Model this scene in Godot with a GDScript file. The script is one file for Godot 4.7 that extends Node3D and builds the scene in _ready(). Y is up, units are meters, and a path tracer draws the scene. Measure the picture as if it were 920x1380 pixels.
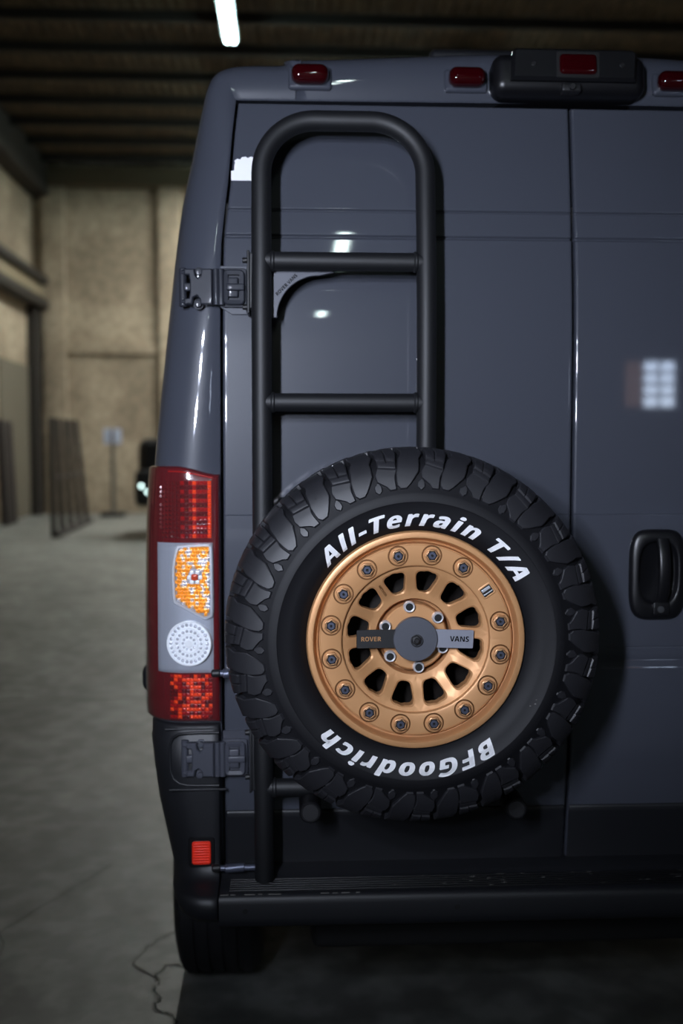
extends Node3D

const CX := 0.694          # the van's centre line
var M := {}
var names := {}
var fonts := {}

# ---------------------------------------------------------------- helpers
func numbered(called: String) -> String:
	var n: int = names.get(called, 0)
	names[called] = n + 1
	return called if n == 0 else "%s_%03d" % [called, n]

func tag(o: Node, label := "", category := "", group := "", kind := "") -> Node:
	if label: o.set_meta("label", label)
	if category: o.set_meta("category", category)
	if group: o.set_meta("group", group)
	if kind: o.set_meta("kind", kind)
	return o

func base(called: String, at: Vector3, parent: Node = null) -> Node3D:
	var o := Node3D.new()
	if parent == null:
		o.name = numbered(called)
		add_child(o)
	else:
		o.name = called
		parent.add_child(o, true)
	o.position = at
	return o

func ST() -> SurfaceTool:
	var st := SurfaceTool.new()
	st.begin(Mesh.PRIMITIVE_TRIANGLES)
	st.set_smooth_group(-1)
	return st

func fin(st: SurfaceTool) -> ArrayMesh:
	st.generate_normals()
	return st.commit()

func obj(called: String, st: SurfaceTool, m: Material, parent: Node = null, label := "") -> MeshInstance3D:
	return put(called, fin(st), m, parent, label)

func put(called: String, mesh: Mesh, m: Material, parent: Node = null, label := "") -> MeshInstance3D:
	var o := MeshInstance3D.new()
	o.mesh = mesh
	o.material_override = m
	if parent == null:
		o.name = numbered(called)
		add_child(o)
	else:
		o.name = called
		parent.add_child(o, true)
	if label: o.set_meta("label", label)
	return o

func struct(called: String, st: SurfaceTool, m: Material, label := "") -> MeshInstance3D:
	var o := obj(called, st, m, null, label)
	o.set_meta("kind", "structure")
	return o

func tri(st: SurfaceTool, a: Vector3, b: Vector3, c: Vector3) -> void:
	st.add_vertex(a); st.add_vertex(b); st.add_vertex(c)

func quad(st: SurfaceTool, a: Vector3, b: Vector3, c: Vector3, d: Vector3) -> void:
	tri(st, a, b, c)
	tri(st, a, c, d)

# rows of points; seen from the front, columns run to the right and rows run downwards
func grid(st: SurfaceTool, rows: Array, flip := false, closed := false, sg := 0) -> void:
	st.set_smooth_group(sg)
	for i in rows.size() - 1:
		var p: PackedVector3Array = rows[i]
		var q: PackedVector3Array = rows[i + 1]
		var n := p.size()
		for j in (n if closed else n - 1):
			var k := (j + 1) % n
			if flip: quad(st, p[j], q[j], q[k], p[k])
			else: quad(st, p[j], p[k], q[k], q[j])
	st.set_smooth_group(-1)

# profile of (radius, z), from the centre of the front outwards and back; turned about z
func lathe(st: SurfaceTool, prof: Array, n: int, xf := Transform3D(), limit := 32.0, sg0 := 10) -> void:
	var sg := sg0
	for i in prof.size() - 1:
		var a: Vector2 = prof[i]
		var b: Vector2 = prof[i + 1]
		if i > 0:
			var o: Vector2 = prof[i - 1]
			if absf((a - o).angle_to(b - a)) > deg_to_rad(limit): sg += 1
		st.set_smooth_group(sg)
		for j in n:
			var t0 := TAU * j / n
			var t1 := TAU * (j + 1) / n
			var p := xf * Vector3(a.x * cos(t0), a.x * sin(t0), a.y)
			var q := xf * Vector3(a.x * cos(t1), a.x * sin(t1), a.y)
			var r := xf * Vector3(b.x * cos(t1), b.x * sin(t1), b.y)
			var s := xf * Vector3(b.x * cos(t0), b.x * sin(t0), b.y)
			if a.x > 1e-6: tri(st, p, q, r)
			if b.x > 1e-6: tri(st, p, r, s)
	st.set_smooth_group(-1)

func along(a: Vector3, b: Vector3) -> Transform3D:      # z axis from a to b
	var z := (b - a).normalized()
	var up := Vector3.UP if absf(z.y) < 0.9 else Vector3.RIGHT
	var x := up.cross(z).normalized()
	return Transform3D(Basis(x, z.cross(x), z), a)

func cyl(st: SurfaceTool, a: Vector3, b: Vector3, r: float, n := 20, ch := 0.0015, r2 := -1.0) -> void:
	var l := a.distance_to(b)
	var e := r if r2 < 0.0 else r2
	lathe(st, [Vector2(0, l), Vector2(e - ch, l), Vector2(e, l - ch), Vector2(r, ch), Vector2(r - ch, 0), Vector2(0, 0)], n, along(a, b))

func tube(st: SurfaceTool, pts: Array, r: float, n := 20, caps := true, sg := 5) -> void:
	var rows := []
	var t0: Vector3 = (pts[1] - pts[0]).normalized()
	var u := t0.cross(Vector3.UP if absf(t0.y) < 0.9 else Vector3.RIGHT).normalized()
	for i in pts.size():
		var t: Vector3
		if i == 0: t = t0
		elif i == pts.size() - 1: t = (pts[i] - pts[i - 1]).normalized()
		else: t = (pts[i + 1] - pts[i - 1]).normalized()
		u = (u - t * u.dot(t)).normalized()
		var v := t.cross(u)
		var ring := PackedVector3Array()
		for j in n:
			var a := TAU * j / n
			ring.append(pts[i] + (u * cos(a) + v * sin(a)) * r)
		rows.append(ring)
	grid(st, rows, false, true, sg)
	if caps:
		for e in [0, pts.size() - 1]:
			for j in n:
				var k := (j + 1) % n
				if e == 0: tri(st, pts[0], rows[0][k], rows[0][j])
				else: tri(st, pts[e], rows[e][j], rows[e][k])

# box with rounded edges
func rbox(st: SurfaceTool, c: Vector3, size: Vector3, r: float, xf := Transform3D(), n := 2, sg := 7) -> void:
	var h := size / 2.0
	r = minf(r, minf(h.x, minf(h.y, h.z)) * 0.999)
	var axes := [[0, 1, 2], [1, 2, 0], [2, 0, 1]]
	for ax in axes:
		for s in [-1.0, 1.0]:
			var rows := []
			for i in 2 * (n + 1):
				var row := PackedVector3Array()
				for j in 2 * (n + 1):
					var cu: float = -1.0 if i <= n else 1.0
					var cv: float = -1.0 if j <= n else 1.0
					var au := deg_to_rad(45.0 * (i - n) / n) if i <= n else deg_to_rad(45.0 * (i - n - 1) / n)
					var av := deg_to_rad(45.0 * (j - n) / n) if j <= n else deg_to_rad(45.0 * (j - n - 1) / n)
					var d := Vector3()
					d[ax[0]] = tan(au)
					d[ax[1]] = tan(av)
					d[ax[2]] = s
					var core := Vector3()
					core[ax[0]] = cu * (h[ax[0]] - r)
					core[ax[1]] = cv * (h[ax[1]] - r)
					core[ax[2]] = s * (h[ax[2]] - r)
					row.append(xf * (c + core + d.normalized() * r))
				rows.append(row)
			grid(st, rows, s < 0.0, false, sg)

func box(st: SurfaceTool, lo: Vector3, hi: Vector3, xf := Transform3D()) -> void:
	var p := []
	for i in 8:
		p.append(xf * Vector3(hi.x if i & 1 else lo.x, hi.y if i & 2 else lo.y, hi.z if i & 4 else lo.z))
	quad(st, p[6], p[7], p[5], p[4]); quad(st, p[3], p[2], p[0], p[1])
	quad(st, p[2], p[6], p[4], p[0]); quad(st, p[7], p[3], p[1], p[5])
	quad(st, p[2], p[3], p[7], p[6]); quad(st, p[4], p[5], p[1], p[0])

func inset(poly: PackedVector2Array, d: float) -> PackedVector2Array:   # counter-clockwise polygon
	var out := PackedVector2Array()
	var n := poly.size()
	for i in n:
		var a := (poly[i] - poly[(i + n - 1) % n]).normalized()
		var b := (poly[(i + 1) % n] - poly[i]).normalized()
		var m := Vector2(-a.y, a.x) + Vector2(-b.y, b.x)
		if m.length() < 1e-4: m = Vector2(-a.y, a.x)
		m = m.normalized()
		out.append(poly[i] + m * d / maxf(0.4, m.dot(Vector2(-a.y, a.x))))
	return out

func ccw(poly: PackedVector2Array) -> PackedVector2Array:
	if Geometry2D.is_polygon_clockwise(poly):     # Godot's sense has y down: make it counter-clockwise with y up
		var p := poly.duplicate(); p.reverse(); poly = p
	var area := 0.0
	for i in poly.size():
		area += poly[i].cross(poly[(i + 1) % poly.size()])
	if area < 0.0:
		var q := poly.duplicate(); q.reverse(); poly = q
	return poly

func cap(st: SurfaceTool, poly: PackedVector2Array, z: float, xf: Transform3D, front := true) -> void:
	var ix := Geometry2D.triangulate_polygon(poly)
	for i in range(0, ix.size(), 3):
		var a := poly[ix[i]]
		var b := poly[ix[i + 1]]
		var c := poly[ix[i + 2]]
		if ((b - a).cross(c - a) > 0.0) == front:
			var t := b; b = c; c = t
		tri(st, xf * Vector3(a.x, a.y, z), xf * Vector3(b.x, b.y, z), xf * Vector3(c.x, c.y, z))

func loop3(poly: PackedVector2Array, z: float, xf := Transform3D()) -> PackedVector3Array:
	var out := PackedVector3Array()
	for p in poly: out.append(xf * Vector3(p.x, p.y, z))
	return out

# polygon drawn in x, y and given depth from z0 to z1, its front edge chamfered
func prism(st: SurfaceTool, poly: PackedVector2Array, z0: float, z1: float, ch := 0.001, xf := Transform3D(), back := true, sg := -1) -> void:
	poly = ccw(poly)
	var top := inset(poly, ch)
	cap(st, top, z1, xf)
	grid(st, [loop3(top, z1, xf), loop3(poly, z1 - ch, xf)], false, true, -1)
	grid(st, [loop3(poly, z1 - ch, xf), loop3(poly, z0, xf)], false, true, sg)
	if back: cap(st, poly, z0, xf, false)

func rrect(w: float, h: float, r: float, n := 5, c := Vector2()) -> PackedVector2Array:
	var out := PackedVector2Array()
	for q in 4:
		var k := Vector2((w / 2 - r) * (1 if q == 0 or q == 3 else -1), (h / 2 - r) * (1 if q < 2 else -1))
		for i in n + 1:
			var a := PI / 2 * q + PI / 2 * i / n
			out.append(c + k + Vector2(cos(a), sin(a)) * r)
	return out

func superellipse(w: float, h: float, e: float, n: int, c := Vector2()) -> PackedVector2Array:
	var out := PackedVector2Array()
	for i in n:
		var a := TAU * i / n
		out.append(c + Vector2(signf(cos(a)) * pow(absf(cos(a)), 2.0 / e) * w / 2, signf(sin(a)) * pow(absf(sin(a)), 2.0 / e) * h / 2))
	return out

func catmull(pts: Array, n: int) -> Array:
	var out := []
	for i in pts.size() - 1:
		var p0 = pts[maxi(i - 1, 0)]
		var p1 = pts[i]
		var p2 = pts[i + 1]
		var p3 = pts[mini(i + 2, pts.size() - 1)]
		for k in n:
			var t := float(k) / n
			out.append(0.5 * ((2.0 * p1) + (p2 - p0) * t + (2.0 * p0 - 5.0 * p1 + 4.0 * p2 - p3) * t * t + (3.0 * p1 - p0 - 3.0 * p2 + p3) * t * t * t))
	out.append(pts[-1])
	return out

func lut(pts: Array, x: float) -> float:       # (x, y) pairs, x rising
	if x <= pts[0].x: return pts[0].y
	for i in pts.size() - 1:
		if x <= pts[i + 1].x:
			return lerpf(pts[i].y, pts[i + 1].y, (x - pts[i].x) / (pts[i + 1].x - pts[i].x))
	return pts[-1].y

func font(kind: String, weight := 700, italic := false) -> Font:
	var key := kind + str(weight) + str(italic)
	if not fonts.has(key):
		var f := SystemFont.new()
		f.font_names = PackedStringArray([kind])
		f.font_weight = weight
		f.font_italic = italic
		if weight > 700:
			var fv := FontVariation.new()
			fv.base_font = f
			fv.variation_embolden = (weight - 700) / 100.0
			fonts[key] = fv
		else: fonts[key] = f
	return fonts[key]

# lettering as triangles, each point sent through bend(x, y, z)
func letters(st: SurfaceTool, s: String, f: Font, height: float, depth: float, bend: Callable) -> void:
	var tm := TextMesh.new()
	tm.font = f
	tm.text = s
	tm.font_size = 64
	tm.pixel_size = height / 46.0          # cap height of 64 px type is about 46 px
	tm.depth = depth
	tm.curve_step = 2.0
	var a := tm.get_mesh_arrays()
	var v: PackedVector3Array = a[Mesh.ARRAY_VERTEX]
	var ix: PackedInt32Array = a[Mesh.ARRAY_INDEX] if a[Mesh.ARRAY_INDEX] != null else PackedInt32Array(range(v.size()))
	for i in range(0, ix.size(), 3):
		split(st, v[ix[i]], v[ix[i + 1]], v[ix[i + 2]], maxf(height * 0.16, 0.0015), bend)

func split(st: SurfaceTool, a: Vector3, b: Vector3, c: Vector3, most: float, bend: Callable) -> void:
	var ab := a.distance_to(b)
	var bc := b.distance_to(c)
	var ca := c.distance_to(a)
	var l := maxf(ab, maxf(bc, ca))
	if l <= most:
		st.add_vertex(bend.call(a)); st.add_vertex(bend.call(b)); st.add_vertex(bend.call(c))
	elif l == ab:
		var m := (a + b) / 2.0
		split(st, a, m, c, most, bend); split(st, m, b, c, most, bend)
	elif l == bc:
		var m := (b + c) / 2.0
		split(st, a, b, m, most, bend); split(st, a, m, c, most, bend)
	else:
		var m := (c + a) / 2.0
		split(st, a, b, m, most, bend); split(st, m, b, c, most, bend)

func mat(rgb: Array, rough: float, metal := 0.0, coat := 0.0, spec := 0.5) -> StandardMaterial3D:
	var m := StandardMaterial3D.new()
	m.albedo_color = Color8(rgb[0], rgb[1], rgb[2])
	m.roughness = rough
	m.metallic = metal
	m.metallic_specular = spec
	if coat > 0.0:
		m.clearcoat_enabled = true
		m.clearcoat = coat
		m.clearcoat_roughness = 0.03
	return m

func noise_tex(seed_: int, freq: float, c0: Color, c1: Color, size := 512, oct := 4, lo := 0.3, hi := 0.7) -> NoiseTexture2D:
	var n := FastNoiseLite.new()
	n.seed = seed_
	n.frequency = freq
	n.fractal_octaves = oct
	n.noise_type = FastNoiseLite.TYPE_SIMPLEX_SMOOTH
	var t := NoiseTexture2D.new()
	t.width = size; t.height = size
	t.seamless = true
	t.noise = n
	var g := Gradient.new()
	g.offsets = PackedFloat32Array([lo, hi])
	g.colors = PackedColorArray([c0, c1])
	t.color_ramp = g
	return t

func rough_surface(m: StandardMaterial3D, seed_: int, freq: float, c0: Color, c1: Color, tile: float, bump := 0.0, fine := 0.35) -> void:
	m.albedo_color = Color.WHITE
	m.albedo_texture = noise_tex(seed_, freq, c0, c1)
	m.uv1_triplanar = true
	m.uv1_world_triplanar = true
	m.uv1_scale = Vector3.ONE / tile
	m.detail_enabled = true
	m.detail_blend_mode = BaseMaterial3D.BLEND_MODE_MUL
	m.detail_albedo = noise_tex(seed_ + 7, 0.06, Color(1 - fine, 1 - fine, 1 - fine), Color.WHITE, 512, 5)
	if bump > 0.0:
		m.heightmap_enabled = true
		m.heightmap_scale = bump
		m.heightmap_texture = noise_tex(seed_ + 3, 0.08, Color.BLACK, Color.WHITE, 512, 4)

func bars(a: Vector3, b: Vector3) -> Transform3D:
	return along(a, b)

# ---------------------------------------------------------------- the rear of the van as curves (x from its centre line)
const LEAN := [Vector2(0.4, -0.052), Vector2(0.6, -0.04), Vector2(0.7, -0.029), Vector2(0.8, -0.016), Vector2(0.9, -0.006), Vector2(1.0, 0.0), Vector2(1.9, 0.0),
	Vector2(1.96, -0.0006), Vector2(2.02, -0.0026), Vector2(2.08, -0.0064), Vector2(2.14, -0.0118), Vector2(2.2, -0.0184), Vector2(2.26, -0.026), Vector2(2.35, -0.0388), Vector2(2.45, -0.054), Vector2(2.55, -0.0695), Vector2(2.65, -0.087), Vector2(2.8, -0.115)]
const WIDE := [Vector2(0.4, 0.93), Vector2(0.6, 0.965), Vector2(0.8, 1.005), Vector2(0.95, 1.035), Vector2(1.03, 1.055), Vector2(1.1, 1.056), Vector2(1.3, 1.056), Vector2(1.52, 1.051), Vector2(1.71, 1.038), Vector2(2.01, 1.004), Vector2(2.29, 0.973), Vector2(2.446, 0.942), Vector2(2.6, 0.905)]
const EDGE := [Vector2(0.5, 0.873), Vector2(1.05, 0.871), Vector2(1.71, 0.870), Vector2(2.1, 0.868), Vector2(2.214, 0.865), Vector2(2.268, 0.859), Vector2(2.361, 0.849), Vector2(2.474, 0.840), Vector2(2.555, 0.831)]
var lean_c := []
var wide_c := []
var edge_c := []
const RR := 0.1

func zb(y: float) -> float: return lut(lean_c, y)
func wide(y: float) -> float: return lut(wide_c, y)
func edge(y: float) -> float: return lut(edge_c, y)

func pillar(u: float, y: float, off: float) -> Vector3:     # u: from the door gap round the left rear corner
	var w := wide(y)
	var flat := w - RR - edge(y)
	if u <= flat: return Vector3(-edge(y) - u, y, zb(y) + off)
	var a := minf((u - flat) / RR, PI / 2)
	var extra := maxf(0.0, u - flat - RR * PI / 2)
	return Vector3(-(w - RR) - (RR + off) * sin(a), y, zb(y) - RR + (RR + off) * cos(a) - extra)

# ---------------------------------------------------------------- materials
func materials() -> void:
	M.paint = mat([63, 66, 75], 0.36, 0.0, 1.0, 0.3)
	M.paint_dull = mat([62, 65, 74], 0.5)
	M.hinge = mat([42, 44, 51], 0.5, 0.0, 0.12, 0.3)
	M.hinge_dark = mat([64, 66, 75], 0.42, 0.0, 0.1)
	M.black = mat([20, 20, 22], 0.5)
	M.plastic = mat([24, 25, 29], 0.48)
	M.plastic_smooth = mat([15, 15, 18], 0.35)
	M.powder = mat([17, 18, 21], 0.55)
	M.dark = mat([8, 8, 9], 0.8)
	M.rubber = mat([24, 24, 27], 0.6)
	M.rubber_side = mat([13, 13, 17], 0.6, 0.0, 0.0, 0.4)
	M.tread = mat([30, 30, 34], 0.5)
	M.white_rubber = mat([238, 238, 240], 0.6)
	M.bronze = mat([197, 146, 99], 0.42, 0.35)
	M.bronze_dark = mat([120, 82, 50], 0.4, 0.7)
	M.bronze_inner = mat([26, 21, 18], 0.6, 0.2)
	M.bolt = mat([88, 92, 108], 0.35, 0.5)
	M.chrome = mat([225, 227, 233], 0.25, 0.55)
	M.steel = mat([120, 122, 126], 0.35, 0.9)
	M.grey_plate = mat([80, 82, 91], 0.5)
	M.plate = mat([70, 72, 80], 0.5)
	M.red_dark = mat([86, 2, 12], 0.12, 0.0, 1.0)
	M.red = mat([160, 6, 8], 0.15, 0.1, 0.6)
	M.red_hot = mat([255, 70, 20], 0.2, 0.1, 0.6)
	M.red_marker = mat([44, 2, 6], 0.08, 0.0, 1.0)
	M.red_reflector = mat([255, 56, 34], 0.3)
	M.silver = mat([228, 231, 240], 0.2, 0.6)
	M.silver_soft = mat([182, 187, 200], 0.25, 0.5)
	M.white_glass = mat([246, 249, 253], 0.15, 0.1, 0.5)
	M.amber = mat([255, 172, 48], 0.2, 0.35, 0.5)
	M.amber_bulb = mat([190, 60, 20], 0.2, 0.0, 0.8)
	M.sticker = mat([240, 240, 244], 0.5)
	M.text_dark = mat([10, 10, 12], 0.7, 0.0, 0.0, 0.2)
	M.text_gold = mat([170, 124, 78], 0.5, 0.4)
	M.wing = mat([128, 130, 140], 0.45)
	M.red_deep = mat([92, 3, 8], 0.15, 0.1, 0.6)
	M.ring = mat([84, 72, 54], 0.8)
	M.worn = mat([112, 110, 106], 0.7)
	var c := StandardMaterial3D.new()
	c.albedo_color = Color(1, 1, 1, 0.01)
	c.transparency = BaseMaterial3D.TRANSPARENCY_ALPHA
	c.roughness = 0.02
	M.clear = c
	var f := mat([120, 120, 112], 0.5)
	rough_surface(f, 11, 0.012, Color8(107, 108, 104), Color8(133, 134, 130), 6.0, 0.08, 0.22)
	M.floor = f
	var w := mat([150, 138, 112], 0.85)
	rough_surface(w, 23, 0.008, Color8(140, 126, 107), Color8(168, 153, 132), 9.0, 0.08, 0.12)
	M.wall = w
	M.wall_low = mat([92, 86, 74], 0.85)
	var d := mat([74, 58, 38], 0.8)
	rough_surface(d, 31, 0.01, Color8(74, 57, 36), Color8(104, 84, 56), 3.0, 0.0, 0.4)
	M.deck = d
	M.beam = mat([34, 29, 25], 0.75)
	M.pale_beam = mat([128, 116, 94], 0.75)
	M.rust = mat([42, 37, 37], 0.6, 0.2)
	M.lamp_case = mat([200, 204, 206], 0.5)
	M.crack = mat([46, 44, 39], 0.9)
	M.crack_pale = mat([122, 119, 110], 0.85)
	var t := StandardMaterial3D.new()
	t.albedo_color = Color8(225, 245, 245)
	t.emission_enabled = true
	t.emission = Color8(205, 246, 244)
	t.emission_energy_multiplier = 14.0
	M.tube = t
	var h := StandardMaterial3D.new()
	h.emission_enabled = true
	h.emission = Color8(208, 240, 236)
	h.emission_energy_multiplier = 1.9
	M.headlight = h
	var l := StandardMaterial3D.new()
	l.emission_enabled = true
	l.emission = Color8(214, 224, 255)
	l.emission_energy_multiplier = 10.0
	M.led = l

# ---------------------------------------------------------------- camera, light
func _ready() -> void:
	lean_c = catmull(LEAN, 6)
	wide_c = catmull(WIDE, 6)
	edge_c = catmull(EDGE, 6)
	materials()
	var cam := Camera3D.new()
	cam.name = "camera"
	add_child(cam)
	cam.position = Vector3(0, 1.69, 2.445)
	cam.rotation_degrees = Vector3(-3.41, -2.8, 0)
	var at := CameraAttributesPhysical.new()
	at.frustum_focal_length = 35.0 * 24.0 / 36.0      # a 35 mm lens on an upright full frame
	at.frustum_near = 0.05
	at.frustum_far = 200.0
	at.frustum_focus_distance = 2.09
	at.exposure_aperture = 1.2
	cam.attributes = at
	cam.current = true

	var sky := ProceduralSkyMaterial.new()
	sky.sky_top_color = Color(0.62, 0.74, 0.95)
	sky.sky_horizon_color = Color(0.86, 0.92, 1.0)
	sky.ground_bottom_color = Color(0.3, 0.3, 0.3)
	sky.ground_horizon_color = Color(0.86, 0.92, 1.0)
	sky.energy_multiplier = 5.5
	var env := Environment.new()
	env.background_mode = Environment.BG_SKY
	env.sky = Sky.new()
	env.sky.sky_material = sky
	env.tonemap_mode = Environment.TONE_MAPPER_LINEAR
	env.tonemap_exposure = 3.4
	env.sdfgi_enabled = true
	env.ssao_enabled = true
	env.ssil_enabled = true
	var we := WorldEnvironment.new()
	we.name = "world_environment"
	we.environment = env
	add_child(we)

	work_light(Vector3(-0.72, 2.2, 2.95), Vector3(0.02, 1.93, 0.1), 3.3)
	# the row over the aisle ahead, and the row behind the photographer
	for p in [[-1.08, -14.6, "white fluorescent ceiling light shining above the aisle left of the van roof"], [-1.08, -19.4, "second fluorescent ceiling light down the aisle, behind the van roof"], [-1.08, -23.4, "last fluorescent ceiling light of the aisle, close to the far wall"],
			[3.4, -18.0, "fluorescent ceiling light beyond the middle of the van roof"], [3.4, -22.8, "fluorescent ceiling light beyond the van, close to the far wall"], [1.1, -20.6, "fluorescent ceiling light straight ahead over the van roof, hidden by its brake light"]]:
		ceiling_light(p[0], p[1], 5.0 if p[1] > -15.0 else 9.3, p[2])
	for p in [[0.9, 14.6, "ceiling light mirrored above the upper ladder rung"], [0.9, 19.3, "ceiling light mirrored just under the upper ladder rung"], [0.9, 28.4, "ceiling light mirrored lowest in the door between the ladder rungs"]]:
		ceiling_light(p[0], p[1], 1.2, p[2])

	hall()
	background_things()
	make_van()
	make_ladder()
	make_wheel()

func work_light(at: Vector3, to: Vector3, energy: float) -> void:
	var t := base("work_light", Vector3(at.x, 0, at.z))
	tag(t, "tall black stand with three small LED work lamps aimed at the van", "work light")
	var s := ST(); cyl(s, Vector3(0, 0.5, 0.06), Vector3(0, at.y + 0.4, 0.06), 0.016); obj("pole", s, M.black, t)
	for k in 3:
		s = ST()
		cyl(s, Vector3(0, 0.75, 0.06), Vector3(cos(k * TAU / 3 + 0.5) * 0.45, 0.01, 0.06 + sin(k * TAU / 3 + 0.5) * 0.45), 0.012)
		obj("leg", s, M.black, t)
	for k in 3:
		var o := Vector3(0, at.y + (k - 1) * 0.27, 0)
		var xf := Transform3D(Basis.looking_at(to - (t.position + o), Vector3.UP), o)
		s = ST(); rbox(s, Vector3(0, 0, 0.026), Vector3(0.16, 0.26, 0.04), 0.01, xf); obj("lamp_housing", s, M.black, t)
		s = ST(); box(s, Vector3(-0.06, -0.11, -0.001), Vector3(0.06, 0.11, 0.005), xf); obj("lamp_face", s, M.led, t)
		var l := SpotLight3D.new()
		l.name = "lamp_glow"
		l.light_size = 0.07
		l.light_color = Color8(226, 234, 252)
		l.light_energy = energy / 3.0
		l.shadow_enabled = true
		l.spot_range = 60.0
		l.spot_attenuation = 2.0
		l.spot_angle = 30.0
		l.spot_angle_attenuation = 1.0
		l.transform = Transform3D(xf.basis, xf * Vector3(0, 0, -0.09))
		t.add_child(l, true)

func ceiling_light(x: float, z: float, energy: float, label: String) -> void:
	var t := base("ceiling_light", Vector3(x, 9.0, z))
	tag(t, label, "ceiling light", "fluorescent ceiling lights")
	var s := ST(); rbox(s, Vector3(0, 0.05, 0), Vector3(0.26, 0.07, 2.5), 0.01); obj("housing", s, M.lamp_case, t)
	for k in [-1, 1]:
		s = ST(); cyl(s, Vector3(k * 0.06, -0.012, -1.2), Vector3(k * 0.06, -0.012, 1.2), 0.03, 12); obj("tube", s, M.tube, t)
		s = ST(); cyl(s, Vector3(0, 0.08, k * 1.0), Vector3(0, 0.6, k * 1.0), 0.006, 6); obj("hanger", s, M.black, t)
	var l := AreaLight3D.new()
	l.name = "tube_glow"
	l.area_size = Vector2(0.2, 2.4)
	l.light_color = Color8(255, 250, 241)
	l.light_energy = energy
	l.shadow_enabled = true
	l.area_range = 60.0
	l.area_attenuation = 2.0
	l.rotation_degrees = Vector3(-90, 0, 0)
	l.position = Vector3(0, -0.05, 0)
	t.add_child(l, true)

# ---------------------------------------------------------------- the warehouse
const WX0 := -7.1
const WX1 := 16.0
const WZ0 := -25.6
const WZ1 := 32.0
const HH := 9.6

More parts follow.
